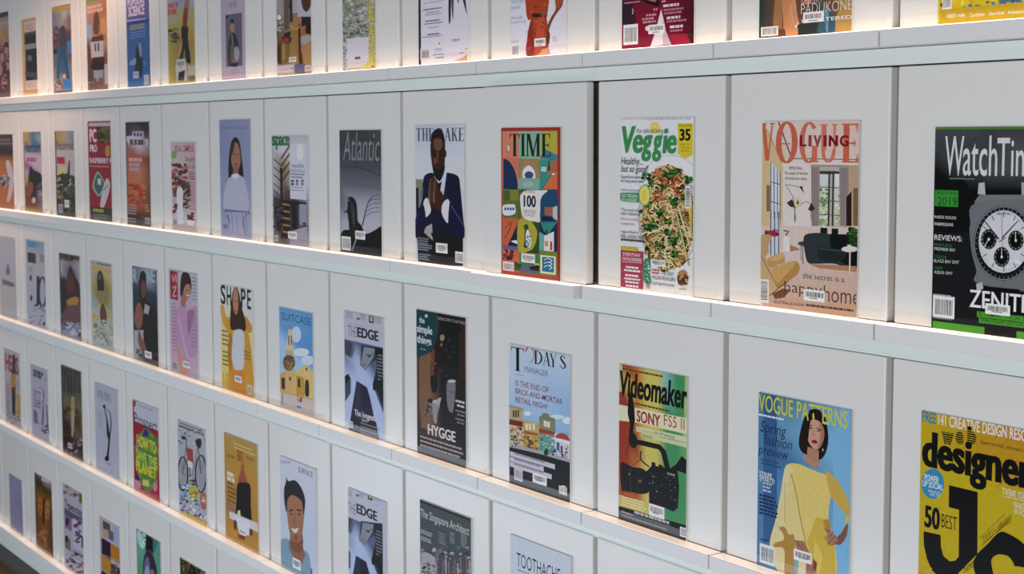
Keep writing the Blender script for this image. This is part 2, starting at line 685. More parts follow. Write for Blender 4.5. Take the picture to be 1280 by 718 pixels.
def SPK(x0, y0, x1, y1, n, cols, r0, r1, seed=1, mask=None):
    """scattered dabs of colour inside a box (busy photographs)"""
    pr = CUR['pr']
    pr.layer += 1
    rnd = random.Random(seed)
    for i in range(n):
        cx, cy = rnd.uniform(x0, x1), rnd.uniform(y0, y1)
        if mask and not mask(cx, cy):
            continue
        r = rnd.uniform(r0, r1)
        k = rnd.randint(5, 7)
        a0 = rnd.uniform(0, 6)
        c = ink(rnd.choice(cols))
        st = rnd.uniform(0.5, 1.0)
        pts = [W(cx + r * rnd.uniform(0.7, 1.1) * math.cos(a0 + 6.283 * j / k), cy + st * r * rnd.uniform(0.7, 1.1) * math.sin(a0 + 6.283 * j / k)) for j in range(k)]
        for j in range(1, k - 1):
            pr.tri([pts[0], pts[j], pts[j + 1]], [c] * 3, dz=i * 3e-7)
    pr.layer += int(n * 3e-7 / 4e-6) + 1


def GRID(x0, y0, x1, y1, rows, pal):
    """soft colour field given by a grid of sample colours"""
    pr = CUR['pr']
    pr.layer += 1
    rows = rows.split('/')
    u0, zt = W(x0, y0)
    u1, _ = W(x1, y0)
    _, zb = W(x0, y1)
    ny, nx = len(rows), len(rows[0])
    pt = lambda i, j: (u0 + (u1 - u0) * j / (nx - 1), zt + (zb - zt) * i / (ny - 1))
    for i in range(ny - 1):
        for j in range(nx - 1):
            q = [pt(i, j), pt(i, j + 1), pt(i + 1, j + 1), pt(i + 1, j)]
            cc = [ink(pal[rows[a][b]]) for a, b in ((i, j), (i, j + 1), (i + 1, j + 1), (i + 1, j))]
            pr.tri(q[:3], cc[:3])
            pr.tri([q[0], q[2], q[3]], [cc[0], cc[2], cc[3]])


MAGS = []


def MAG(row, k, short, label, xl, xr, yt, base, spine=None, thick=0.005):
    """start a magazine: edges and top read from the photograph, standing on its ledge"""
    global CUR
    close()
    dy = AJAR.get((row, k), 0.0)
    Y = COVER_Y + dy
    ym = yt + 60
    x0, _ = to_plane(xl, ym, Y)
    x1, _ = to_plane(xr, ym, Y)
    _, zt = to_plane(xl, yt, Y)
    zb = ZL[row] + 0.0006
    CUR = dict(x=(x0 + x1) / 2, z=zb, Y=Y, w=x1 - x0, h=zt - zb, row=row, k=k, short=short, label=label, spine=spine or base, stick=[], thick=thick)
    CUR['pr'] = Print(-CUR['w'] / 2, CUR['w'] / 2, 0.0, CUR['h'])
    hw, h = CUR['w'] / 2, CUR['h']
    c = ink(base)
    CUR['pr'].tri([(-hw, 0), (hw, 0), (hw, h)], [c] * 3)
    CUR['pr'].tri([(-hw, 0), (hw, h), (-hw, h)], [c] * 3)


def STICK(x0, y0, x1, y1, paper='e4e2e2'):
    """library bar-code sticker: a part of its own"""
    main = CUR['pr']
    st = Print(-CUR['w'] / 2, CUR['w'] / 2, 0.0, CUR['h'])
    CUR['pr'] = st
    st.layer = main.layer + 3
    BC(x0, y0, x1, y1, paper, '33333a', True, 0.2, 0.36)
    G(x0 + 0.25 * (x1 - x0), y0 + 0.74 * (y1 - y0), x0 + 0.75 * (x1 - x0), 1, 5, 0.1 * (y1 - y0), '77777c')
    CUR['pr'] = main
    main.layer += 3
    CUR['stick'].append(st)


def close():
    global CUR
    if not CUR:
        return
    c = CUR
    dy = AJAR.get((c['row'], c['k']), 0.0)
    root = thing('magazine', c['label'], 'magazine', (c['x'], dy, c['z']), 'magazines on the display wall')
    hw, h = c['w'] / 2, c['h']
    link('cover', c['pr'].mesh('cover'), root, (0, COVER_Y, 0))
    link('pages', box_mesh('pages', [(-hw + 0.002, hw - 0.0008, COVER_Y + 0.0003, -0.0004, 0.0, h - 0.0008)], M_PAPER, 0.0), root)
    bm = bmesh.new()
    n = 6
    prof = [(-hw - 0.0012 * math.sin(math.pi * i / n) + 0.0, COVER_Y + 0.0040 * i / n) for i in range(n + 1)]
    prof += [(-hw + 0.0018, -0.0006), (-hw + 0.0018, COVER_Y + 0.00005)]
    lo = [bm.verts.new((a, b, 0.0)) for a, b in prof]
    hi = [bm.verts.new((a, b, h)) for a, b in prof]
    N = len(prof)
    for i in range(N):
        bm.faces.new((lo[i], lo[(i + 1) % N], hi[(i + 1) % N], hi[i]))
    bm.faces.new(hi)
    bm.faces.new(list(reversed(lo)))
    bmesh.ops.recalc_face_normals(bm, faces=bm.faces[:])
    me = bpy.data.meshes.new('spine')
    bm.to_mesh(me)
    bm.free()
    at = me.color_attributes.new('Col', 'FLOAT_COLOR', 'POINT')
    sc = (*ink(c['spine']), 1.0)
    at.data.foreach_set('color', [x for _ in me.vertices for x in sc])
    me.materials.append(M_PRINT)
    link('spine', me, root)
    for st in c['stick']:
        link('barcode_sticker', st.mesh('barcode_sticker'), root, (0, COVER_Y, 0))
    b = BAYS[(c['row'], c['k'])]
    b['label'] = 'white cabinet bay holding the ' + c['short']
    b['group'] = 'cabinet bays of the display wall'
    MAGS.append(root)
    CUR = None


def FACE(cx, cy, rx, ry, skin, dark, lips, rot=0):
    """a printed face seen nearly front on: brows, eyes, nose and mouth"""
    E(cx, cy, rx, ry, skin, rot)
    for sx in (-0.42, 0.42):
        L([(cx + sx * rx - 0.2 * rx, cy - 0.2 * ry), (cx + sx * rx + 0.2 * rx, cy - 0.22 * ry)], 0.09 * ry, dark)
        E(cx + sx * rx, cy - 0.06 * ry, 0.17 * rx, 0.06 * ry, dark)
    L([(cx, cy), (cx + 0.1 * rx, cy + 0.28 * ry), (cx - 0.1 * rx, cy + 0.3 * ry)], 0.05 * ry, dark)
    E(cx, cy + 0.52 * ry, 0.32 * rx, 0.08 * ry, lips)

# ================================================================== second row of magazines
# --- wrist watch
MAG(2, 0, 'wrist watch magazine', 'black glossy magazine with a big chronograph wrist watch and green bands on its cover', 1168, 1302, 159, '2c2d2f', '161718')
F(1160, 150, 5.125)
GRID(38, 45, 800, 700, 'aabba/bbbcc/dbccc/ddddd/ddddd/ddddd', {'a': '55585a', 'b': '4b4e50', 'c': '5a5d5e', 'd': '17181b'})  # lighter grey at the top is the room's reflection, painted into the cover
R(38, 45, 800, 62, '5c8a3c')
P([(170, 490), (300, 640), (300, 690), (120, 700), (280, 660)], '2c7a30')
E(205, 440, 52, 60, '101114'); P([(40, 720), (60, 560), (160, 470), (260, 500), (290, 720)], '121316')
P([(318, 475), (325, 405), (362, 400), (368, 480)], 'b9b9bd')
P([(600, 480), (598, 400), (640, 400), (650, 480)], 'a9a9ad')
T('W', 106, 352, 228, 246, 'd2d2d4', 0.012)
T('atch', 222, 352, 442, 250, 'd2d2d4', 0.012)
T('Time', 440, 355, 730, 238, 'd2d2d4', 0.012)
G(136, 372, 330, 1, 8, 6, '8a8d8e')
P([(290, 720), (300, 520), (330, 480), (700, 480), (740, 560), (740, 720)], '7d8385')
R(45, 448, 195, 552, '3f9a3c')
T('BASELWORLD', 55, 474, 188, 18, '1c5a22')
T('2019', 60, 545, 185, 52, '1f5a24', -0.01)
T('INSIDE ROLEX', 42, 630, 182, 18, 'd5d3d3', 0.02, serif=False)
T('PARMIGIANI', 42, 676, 160, 20, 'd5d3d3', 0.02)
F(1160, 280, 4.95)
S([(300, -130), (262, 0), (258, 60), (272, 180), (300, 290), (310, 370), (640, 420), (720, 380), (740, 100), (720, -130)], '767c7f')
E(470, 120, 190, 232, '2b2d30'); RING(470, 120, 184, 226, 5, '94989a')
for i in range(40):
    a = i / 40 * 6.283
    L([(470 + 168 * math.cos(a), 120 + 208 * math.sin(a)), (470 + 176 * math.cos(a), 120 + 217 * math.sin(a))], 3, 'a9abae')
E(470, 110, 156, 194, 'cfcfd4')
for i in range(60):
    a = i / 60 * 6.283
    r = 0.9 if i % 5 else 0.8
    L([(470 + 152 * r * math.cos(a), 110 + 190 * r * math.sin(a)), (470 + 150 * math.cos(a), 110 + 187 * math.sin(a))], 2 if i % 5 else 6, '6a6b72')
for cx, cy in ((378, 95), (545, 103), (458, 205)):
    E(cx, cy, 48, 62, '17181b'); RING(cx, cy, 38, 50, 2, '77787c'); E(cx, cy, 7, 9, 'd6d6da')
    for i in range(12):
        a = i / 12 * 6.283
        L([(cx + 36 * math.cos(a), cy + 47 * math.sin(a)), (cx + 43 * math.cos(a), cy + 56 * math.sin(a))], 3, 'c9c9cc')
L([(378, 95), (345, 150)], 4, 'e0e0e2'); L([(545, 103), (543, 50)], 4, 'e0e0e2'); L([(458, 205), (458, 160)], 4, 'e0e0e2')
L([(350, -20), (440, 95)], (5, 9), '3a3b3f'); L([(458, 90), (560, -20)], (9, 5), '4a4b50')
L([(458, -60), (462, 150)], 2, 'a8403c'); L([(440, 112), (482, 85)], 6, 'b0282c')
T('ZENITH', 428, -58, 505, 14, '55565c', 0.01)
R(540, 222, 575, 245, 'e4e4e6')
P([(300, 372), (338, 360), (345, 400), (305, 420)], 'b8b8bc')
R(345, 385, 570, 610, '0e0e10'); R(352, 590, 550, 700, '2a262b')
R(32, 600, 800, 642, '55a52e')
R(352, 606, 552, 700, '2b272c')
T('REVIEWS:', 42, 98, 213, 32, 'dcdbdb', 0.02)
T('BREITLING', 42, 136, 150, 17, '3d8f44'); T('PREMIER B01', 42, 162, 168, 18, 'cfcfd0', 0.01)
T('TUDOR', 42, 210, 118, 17, '3d8f44'); T('BLACK BAY GMT', 40, 236, 195, 19, 'cfcfd0', 0.01)
T('ORIS', 42, 280, 92, 17, '3d8f44'); T('AQUIS GMT', 40, 306, 155, 18, 'cfcfd0', 0.01)
G(36, 432, 165, 1, 6, 7, 'b0b0b4'); BC(34, 440, 168, 575); G(36, 578, 165, 1, 6, 6, '8a8a90')
T('ZENITH', 258, 512, 655, 105, 'f2f2f3', 0.018)
R(306, 540, 800, 575, '56a437'); T('EL PRIMERO SPECIAL 50th', 318, 568, 640, 24, '16381a', 0.01)
R(318, 580, 800, 612, '56a437'); T('ANNIVERSARY EDITION', 328, 606, 590, 24, '16381a', 0.01)
STICK(358, 490, 512, 556)

# --- interiors with the big red title
MAG(2, -1, 'interiors magazine with a dark sofa', 'interiors magazine with tall coral letters over a sunny room, dark sofa and tan armchair', 952.5, 1073.5, 152, 'd6c3b6', 'e3dcd6')
F(945, 145, 5.52)
GRID(42, 38, 712, 760, 'abbcc/abbcc/ddbbb/eefbb/eefff/effff', {'a': 'd8cfcb', 'b': 'd9c5bd', 'c': 'dcc0b4', 'd': 'd2bd96', 'e': 'cdb38e', 'f': 'd3c4bd'})
P([(42, 60), (100, 130), (185, 320), (185, 760), (42, 760)], 'd3b98c')
P([(185, 320), (380, 335), (380, 760), (185, 760)], 'd9cfc9')
L([(75, 90), (180, 330)], 5, 'b8974e')
R(180, 300, 720, 340, 'dcd0cb')
L([(155, 40), (245, 290)], 9, '605a5a'); L([(245, 294), (712, 302)], 6, '6f6665')
P([(100, 318), (165, 378), (165, 720), (100, 720)], 'cfd4dc')
for x, a in ((103, 322), (125, 345), (148, 362), (166, 378)):
    L([(x, a), (x, 720)], 5, '3f4654')
for y in (455, 590):
    L([(100, y), (166, y + 20)], 5, '3f4654')
P([(72, 475), (98, 480), (98, 660), (72, 660)], '8d7463')
R(440, 355, 640, 760, 'b9b1a8'); R(440, 380, 600, 400, '4c4a4a')
R(442, 405, 500, 760, ('cfd2d6', 'a9b98f')); R(545, 400, 575, 760, ('dfe0e0', 'b7c49c'))
SPK(442, 500, 500, 760, 60, ['8fae6b', '6f8f52', 'c9d6b4', 'dfe6d8'], 8, 18, 3)
SPK(545, 470, 575, 760, 30, ['8fae6b', 'b7c99c', 'dfe6d8'], 6, 14, 4)
for x in (500, 528):
    R(x, 380, x + 12, 760, '4a4744')
for y in (490, 585, 680):
    L([(440, y), (600, y + 8)], 5, '5a5650')
P([(380, 345), (440, 350), (436, 760), (384, 760)], '9d8d88'); P([(575, 350), (640, 355), (640, 760), (580, 760)], '9d8c8c')
for x in (392, 405, 420, 590, 605, 622):
    L([(x, 355), (x + 2, 760)], 4, '7f706c')
R(378, 335, 650, 352, 'a89a92')
P([(640, 340), (712, 340), (712, 760), (640, 760)], 'c0a283'); P([(625, 560), (660, 520), (660, 760), (625, 760)], '3c2d22'); P([(672, 500), (705, 495), (705, 760), (672, 760)], '8a6a4c')
T('V', 28, 308, 128, 258, 'd0694e', 0.07, serif=True); 
T('O', 136, 318, 286, 270, 'cf6a50', 0.07, serif=True)
T('G', 298, 318, 432, 268, 'd3745a', 0.07, serif=True)
T('U', 440, 316, 560, 258, 'd67a60', 0.07, serif=True)
T('E', 590, 322, 708, 268, 'd06a4c', 0.07, serif=True)
T('L', 302, 208, 348, 72, '8a2a38', 0.05)
T('I', 362, 208, 384, 72, 'a04a58', 0.05)
T('V', 396, 208, 452, 72, 'a04a54', 0.05)
T('I', 466, 208, 488, 72, '93303c', 0.05)
T('N', 502, 208, 566, 72, '8a222e', 0.05)
T('G', 578, 208, 640, 72, '93262e', 0.05)
G(178, 188, 245, 1, 8, 8, 'd0694e')
T('SPECIAL', 228, 368, 322, 18, '5a5250', 0.01)
T('The pages of kitchen', 196, 402, 360, 18, '5d5552', 0.0); T('& bathroom ideas', 205, 438, 350, 18, '5d5552', 0.0)
L([(205, 475), (255, 555), (275, 720)], 3, '5c5a5a', False); L([(205, 472), (305, 492)], 3, '5c5a5a'); L([(270, 632), (345, 590), (385, 610)], 4, '6b6250')
L([(380, 650), (382, 720)], 3, '6b6666'); L([(268, 630), (268, 740)], 4, '5a5656')
P([(300, 490), (318, 482), (332, 532)], '4f4b4b'); P([(212, 600), (250, 575), (272, 632), (240, 628)], '45403f'); P([(360, 648), (382, 600), (408, 640), (385, 660)], '45403f')
E(290, 598, 24, 32, 'd9c79a'); E(290, 598, 8, 14, '6d6458')
F(945, 265, 5.32)
P([(100, 250), (300, 230), (670, 330), (670, 700), (30, 700)], ['d5c6c4', 'd2c2bf', 'cfb9ae', 'c49a7c', 'c79d7e'])
P([(95, 50), (160, 40), (160, 280), (95, 300)], 'c5cbd6')
for x in (100, 125, 152):
    L([(x, 0), (x, 290)], 6, '4a5163')
R(60, 122, 140, 160, 'b6404e'); SPK(60, 118, 145, 160, 14, ['a83a4a', 'c86a78', '7a2c3a'], 8, 16, 5)
R(185, 165, 228, 262, 'e2d8d2'); L([(185, 125), (218, 130), (200, 155)], 8, '33302f')
P([(228, 220), (300, 250), (228, 265)], 'b5805c')
S([(36, 165), (60, 152), (95, 152), (100, 185), (82, 225), (82, 270), (60, 300), (34, 290)], 'c2a070')
S([(78, 318), (120, 290), (165, 272), (188, 282), (192, 335), (150, 352), (95, 372)], 'c49a5c'); S([(100, 312), (160, 276), (186, 282), (190, 300), (130, 325)], 'd3ac72')
S([(280, 205), (330, 195), (362, 205), (350, 222), (300, 225)], '4a5052'); L([(312, 222), (315, 350)], 5, '4a4a4a'); L([(300, 222), (302, 320)], 4, '5a5654')
R(430, 105, 475, 145, '2b2c2e'); R(505, 110, 548, 150, '2b2c2e')
S([(318, 180), (340, 148), (420, 140), (500, 148), (600, 150), (672, 165), (672, 372), (600, 372), (520, 345), (400, 345), (345, 335), (325, 260)], '3f4547')
S([(498, 150), (560, 152), (672, 170), (672, 350), (560, 330), (505, 250)], '23282a'); S([(420, 240), (540, 245), (600, 275), (560, 330), (430, 320)], '33393b')
L([(425, 245), (590, 262)], 5, '3f6670')
P([(350, 345), (670, 362), (670, 400), (420, 375)], 'b98563')
SPK(610, 110, 672, 240, 60, ['2f4a24', '3f6030', '587a3c', '243a1c'], 8, 20, 6)
E(625, 248, 55, 20, 'd9cfc8'); R(622, 255, 632, 410, 'd3c8c0'); E(622, 232, 14, 14, 'd8d3d0'); E(632, 412, 14, 10, 'cabdb4')
S([(100, 388), (170, 352), (245, 330), (278, 336), (292, 372), (278, 415), (240, 445), (150, 505), (118, 470)], 'b98d4c'); S([(104, 388), (170, 354), (245, 333), (262, 345), (230, 390), (190, 430), (140, 470)], 'cca362')
P([(32, 262), (60, 300), (105, 395), (150, 505), (95, 556), (60, 500), (32, 440)], 'c9a878'); L([(35, 290), (150, 510)], 5, '8a6a3e'); L([(92, 558), (160, 502), (215, 465)], 5, '3c2c20')
P([(110, 545), (180, 510), (230, 520), (190, 570), (130, 580)], '80563a')
T('the secret is a', 312, 440, 590, 36, '6d5c58', 0.0)
T('happy', 190, 530, 440, 72, '5d4a44', -0.012); T('home', 452, 594, 690, 108, '5d4a44', -0.014)
T('AUSTRALIA NOW', 118, 606, 325, 18, '3d302c', 0.02); G(335, 612, 665, 1, 10, 14, '5d4a40')
BC(28, 445, 88, 600, 'e2dcd8', '3a3634', False)
STICK(320, 512, 460, 588)

# --- noodles
MAG(2, -2, 'food magazine with a plate of noodles', 'white food magazine with green script title and a big plate of noodles and vegetables', 776.5, 866.5, 148, 'dcdcde', 'e2e2e2')
F(770, 140, 5.98)
T('DELICIOUS', 42, 60, 218, 16, 'c98f92'); T('VEGAN RECIPES FOR EVERY DAY ISSUE', 226, 62, 562, 16, '5d6166', 0.0)
R(462, 86, 575, 318, 'd9c32c'); P([(462, 316), (520, 352), (575, 322), (575, 300), (462, 300)], 'd9c32c')
T('INCLUDES', 470, 112, 566, 18, '4d4716', 0.01); T('35', 474, 212, 558, 82, '262c1a', 0.05)
T('HEALTHY', 482, 250, 556, 14, '6d6418'); T('& VEGAN', 484, 274, 552, 14, '6d6418'); T('RECIPES', 488, 298, 546, 14, '6d6418')
E(292, 120, 40, 45, 'e3cf6a')
E(410, 560, 235, 240, 'c9ccd0'); E(410, 565, 228, 235, 'e2e2e2')
F(770, 250, 5.98)
E(398, 140, 236, 366, 'b4b9bc'); E(402, 140, 222, 350, 'd4d3cf')
F(770, 140, 5.98)
mk = lambda x, y: ((x - 390) / 205.0) ** 2 + ((y - 790) / 405.0) ** 2 < 1
E(390, 790, 195, 395, 'a5834a')
SPK(190, 390, 600, 1190, 900, ['c8ac70', 'd6c08a', 'a9824a', '8f6a38', 'cdb67c', '5f4424', 'b8945a', 'dccca0', '4a3a20', '7a5a30'], 8, 24, 11, mk)
rn = random.Random(5)
for i in range(300):
    a, r = rn.uniform(0, 6.283), math.sqrt(rn.random())
    x, y, d = 390 + 180 * r * math.cos(a), 790 + 370 * r * math.sin(a), rn.uniform(0, 6.283)
    L([(x + 34 * math.cos(d), y + 34 * math.sin(d)), (x + 10 * math.sin(d), y - 10 * math.cos(d)), (x - 34 * math.cos(d), y - 34 * math.sin(d))], 8, rn.choice(['e6d4a0', 'eee0b8', 'd0b274', 'dcc48a', 'b8924e', '80602e', '6a4a24']), True)
for x, y, r, q in ((365, 530, 34, 'b8482c'), (455, 545, 38, 'b5442a'), (315, 640, 40, 'c25a3a'), (470, 600, 22, 'c4593a'), (300, 450, 20, 'c98a50'), (430, 690, 20, 'b8482c')):
    SPK(x - r, y - r, x + r, y + r, 16, [q, 'd0795a', 'a03a22'], 8, 16, int(x))
for x, y, r in ((232, 485, 28), (395, 468, 28), (452, 450, 22), (270, 535, 20), (545, 510, 24), (330, 750, 28), (440, 665, 26), (295, 850, 28), (240, 860, 24), (430, 965, 32), (490, 910, 22), (335, 1005, 38), (440, 690, 22), (445, 1065, 20), (360, 560, 16), (510, 640, 18), (250, 690, 16), (390, 820, 16), (470, 800, 16), (520, 960, 16), (390, 900, 18)):
    SPK(x - r, y - r, x + r, y + r, 26, ['2f5a2c', '3f7a38', '24451f', '5a9a4c', '1d3a1c'], 7, 15, int(x * 3 + y))
E(220, 622, 44, 80, 'a9b83a'); E(220, 622, 36, 68, 'd9d884'); E(218, 625, 22, 45, 'e6c84a')
L([(470, 700), (560, 1010)], 14, 'd9bf8c'); L([(450, 720), (550, 1150)], 12, 'cdb07a')
S([(520, 600), (572, 640), (572, 900), (558, 800)], 'd6b93c')
T('For ethical living', 160, 158, 360, 34, '5a6a58', -0.01, 0.2)
for ch, a, b, bl in (('V', 48, 150, 300), ('e', 130, 205, 302), ('g', 196, 276, 302), ('g', 276, 350, 304), ('i', 352, 392, 305), ('e', 384, 455, 305)):
    T(ch, a, bl, b, 188, '3f9a55', 0.035, 0.15)
T('Healthy...', 42, 392, 205, 52, '3f4446', -0.008, 0.25); T('but so good!', 44, 448, 245, 50, '3f4446', -0.004, 0.25)
T('Superfood salads', 44, 494, 190, 20, '2c2e30', 0.015); T('& crispy pasta bowls', 44, 524, 212, 20, '2c2e30', 0.015)
T('how to eat well', 44, 590, 180, 17, '44484a', 0.0, 0.2)
P([(28, 625), (45, 605), (180, 605), (178, 678), (45, 668)], '3d9560')
T('GO VEGAN', 48, 636, 165, 24, 'dfe8e0', 0.02); T('ON A BUDGET', 48, 664, 165, 20, 'dfe8e0', 0.02)
BC(524, 552, 566, 720, 'e4e4e6', '3a3c42', False)
F(770, 250, 5.98)
T('The end of', 42, 82, 170, 20, '4a4c50', 0.0); T('FAST FASHION', 42, 112, 185, 20, '4a4c50', 0.0)
T('& how to shop', 42, 150, 165, 20, 'c4707c', 0.0); T('sustainably', 42, 184, 145, 20, 'c4707c', 0.0)
T('Vegan Britain\'s', 42, 245, 172, 20, '44484c', 0.0, 0.2); T('FEEL GOOD FEAST', 42, 282, 230, 24, '3c4044', 0.0); G(42, 288, 235, 1, 10, 16, '55595c')
R(42, 345, 165, 372, 'd8cc3c'); T('EXTRA RECIPES', 46, 366, 162, 18, '3c3a18', 0.01)
R(42, 372, 208, 648, 'b8455c')
T('EVERYDAY', 60, 415, 190, 24, 'ecdde0', 0.02); T('PASTA DINNERS', 56, 450, 200, 24, 'ecdde0', 0.02)
L([(52, 462), (200, 472)], 3, 'ecdde0')
for y in (492, 516, 552, 578, 602, 630):
    G(66, y, 190, 1, 10, 14, 'ecdde0', 1.0, 1)
L([(60, 528), (195, 536)], 2, 'ecdde0'); L([(60, 588), (195, 596)], 2, 'ecdde0')
S([(225, 440), (250, 438), (262, 470), (258, 560), (268, 620), (232, 628), (205, 560), (215, 480)], '4f9a72')
SPK(215, 445, 260, 620, 50, ['2f6a48', 'dfe8e0', '3c7a58'], 4, 8, 8)
E(237, 390, 17, 26, 'b98a6c'); S([(222, 370), (238, 345), (254, 370), (256, 420), (246, 430), (250, 385), (230, 378), (220, 410)], '33241e')
L([(238, 625), (236, 665)], 8, 'b98a6c'); L([(252, 625), (254, 668)], 8, 'b98a6c')
G(275, 515, 340, 2, 22, 14, 'c47080'); T('THE ONLY', 345, 560, 440, 28, '3a3d44', 0.0); T('VEGAN BURGERS', 275, 592, 450, 28, '3a3d44', 0.0); T("you'll need this summer", 280, 632, 445, 24, '44484e', 0.0, 0.2)
E(502, 590, 38, 52, '6d4630'); E(502, 555, 32, 30, 'b98450'); SPK(470, 560, 538, 640, 30, ['5a3a28', '7a4a30', '3f6a34', 'c79a58', '33241e'], 6, 14, 4)
L([(490, 480), (560, 440)], 6, '3f4a40'); G(478, 660, 535, 1, 10, 8, 'b8a850')
STICK(268, 442, 380, 490)

# --- red framed illustrated grid
MAG(2, -3, 'red framed magazine on a door standing proud', 'red framed magazine with a patchwork of travel drawings and a white centre panel', 626.5, 700.5, 160, 'a83c38', 'a03a36')
F(620, 150, 6.83)
R(52, 96, 524, 1320, 'd87a5c')
R(58, 98, 195, 330, 'd9866a'); R(195, 98, 385, 330, '8fb59c'); R(385, 98, 524, 330, 'b9b040')
P([(375, 330), (420, 250), (524, 300), (524, 350)], '4a8a9a')
R(58, 320, 190, 600, 'd87a5c'); P([(62, 600)] + [(62 + 125 * math.sin(math.pi / 2 * t / 8), 600 - 270 * 1 + 270 * (1 - math.cos(math.pi / 2 * t / 8))) for t in range(9)] + [(187, 600)], '2c3f66')
R(58, 590, 190, 718, '8a8a3a'); R(58, 600, 120, 700, '5a6a34')
R(190, 330, 375, 600, '9a8a5c'); P([(190, 500), (240, 340), (330, 340), (375, 500)], 'b08a5c')
S([(228, 490), (232, 430), (278, 388), (325, 430), (336, 494), (310, 494), (285, 440), (258, 450), (248, 492)], 'dcdcde'); E(282, 470, 38, 30, '4a5a7c')
R(190, 495, 372, 590, '84b0a0'); E(275, 550, 48, 24, 'a0bcb0')
R(372, 340, 524, 600, '3f9a8c'); P([(524, 400), (524, 600), (390, 600)], 'd87448'); P([(480, 350), (524, 345), (524, 430), (440, 480)], 'c46a4a')
P([(440, 440), (448, 350), (458, 350), (466, 430)], '44584c'); R(385, 400, 430, 440, 'c8cdb8')
L([(395, 590), (450, 500), (520, 420)], 5, '2f6a60'); E(490, 462, 14, 8, 'e4e0d4')
R(190, 590, 524, 718, '35604a')
F(620, 250, 6.83)
R(190, -90, 215, 175, '5f7034')
P([(370, -90), (524, -90), (524, 185), (370, 185)], '2f5a78')
S([(205, 0), (215, -50), (262, -82), (372, -82), (440, -80), (400, -40), (378, 20), (378, 182), (330, 182), (262, 172), (222, 120)], 'dcd8d4')
S([(455, -80), (524, -60), (524, 185), (385, 185), (388, 20), (410, -40)], '2f567a')
P([(415, 60), (485, 65), (485, 140), (415, 130)], 'b06a58'); P([(485, 65), (524, 50), (524, 180), (485, 150)], 'b9c4bc')
P([(395, 140), (485, 150), (485, 180), (395, 175)], '20344a')
T('THE WORLD\'S', 240, -62, 335, 24, '8a4640', 0.0); T('100', 236, 55, 342, 92, '33404a', 0.045); T('GREATEST', 232, 108, 345, 26, '9a5a50', 0.0); T('PLACES', 245, 138, 330, 26, '9a5a50', 0.0)
R(58, 0, 190, 150, '6a7a3a'); S([(60, 50), (150, 38), (165, 60), (160, 120), (70, 130)], 'd8dade')
for x in (72, 95, 118, 140):
    R(x, 65, x + 16, 88, '3f5a9a')
R(58, 150, 190, 430, 'cf6a44'); P([(190, 190), (190, 415), (90, 415)], '2a3348'); S([(130, 355), (165, 345), (188, 355), (180, 375)], 'e2e0dc')
L([(100, 180), (130, 215), (100, 290), (75, 330)], 7, '7a3a34'); L([(75, 240), (140, 190)], 5, '7a3a34')
R(58, 385, 190, 415, '6a6a98')
R(190, 180, 370, 445, '3a5a34'); S([(192, 180), (290, 180), (345, 250), (350, 320), (325, 400), (280, 438), (192, 435)], 'b5a838')
S([(245, 265), (262, 245), (285, 262), (302, 345), (300, 405), (240, 405), (245, 340)], '4a5058'); S([(255, 290), (275, 255), (300, 330), (298, 400), (262, 400)], 'dcdcd4'); E(258, 232, 20, 26, '3f5a34'); SPK(242, 300, 300, 405, 24, ['e0e0da', '33383c', '5a6a70'], 5, 10, 3)
R(370, 185, 524, 440, '2c3f55'); P([(378, 190), (524, 190), (450, 290), (410, 270)], '3f8f84'); P([(370, 270), (412, 300), (412, 440), (370, 440)], '6ab0a0')
P([(412, 305), (450, 290), (495, 270), (495, 440), (412, 440)], 'ddd8d4'); R(418, 350, 445, 395, 'c89a3c'); R(462, 355, 482, 430, 'b85a44'); P([(422, 260), (440, 250), (445, 300), (425, 300)], '3f5a80')
R(58, 425, 200, 620, 'd0704a'); SPK(62, 430, 150, 520, 24, ['5a2c40', '7a3a48'], 10, 20, 6)
R(200, 450, 370, 620, '3f8a54'); P([(190, 560), (370, 560), (370, 625), (190, 612)], '6a6a80'); P([(290, 570), (370, 560), (370, 610), (290, 600)], '2c2c34'); P([(330, 540), (372, 545), (372, 560), (330, 556)], 'c8b06a'); P([(160, 520), (225, 560), (190, 605), (160, 600)], '2f5f3a')
R(372, 430, 524, 660, '7a8a3c'); R(380, 470, 510, 625, 'e0d9b0'); R(395, 485, 496, 610, '2f7aa0')
for y in (515, 545, 575):
    L([(412, y), (440, y - 14), (480, y + 2), (455, y + 18)], 6, 'dfeaee', True)
R(52, 600, 524, 625, 'b8443a')
T('TIME', 118, -375, 466, 188, '123a2e', 0.03, serif=True)
E(104, -440, 12, 26, 'e0d8d0'); L([(96, -460), (100, -400)], 5, '3a3030')
F(620, 250, 6.83)
BC(62, 525, 152, 600, 'e4d8d8', '8a7a80')
STICK(218, 455, 334, 530)
R(46, 606, 535, 700, 'b8443c')

# --- man in a navy suit
MAG(2, -4, 'magazine with a man in a navy suit', 'pale magazine with a man in a navy suit pressing his hands together', 518.8, 580.5, 157, 'c9ccd6', 'c4c8d0')
F(510, 150, 7.56)
GRID(70, 50, 560, 640, 'aab/aab/bbb/bbc/cbc', {'a': 'c3c6d2', 'b': 'cdd0d9', 'c': 'd2d2cc'})
T('THE RAKE', 76, 200, 528, 122, '5c6070', 0.05, serif=True)
R(75, 560, 140, 1100, '8a8a78'); R(75, 640, 100, 1000, '1d2433')
S([(140, 700), (150, 540), (230, 500), (290, 560), (350, 500), (470, 530), (495, 640), (510, 800), (530, 1000), (540, 1100), (400, 1200), (200, 1200), (80, 1120), (60, 980), (120, 800)], '1c2340')
P([(215, 560), (270, 520), (345, 480), (365, 500), (335, 720), (230, 720)], 'c8cad8')
P([(250, 540), (290, 600), (320, 580), (300, 700), (260, 700)], '171a28')
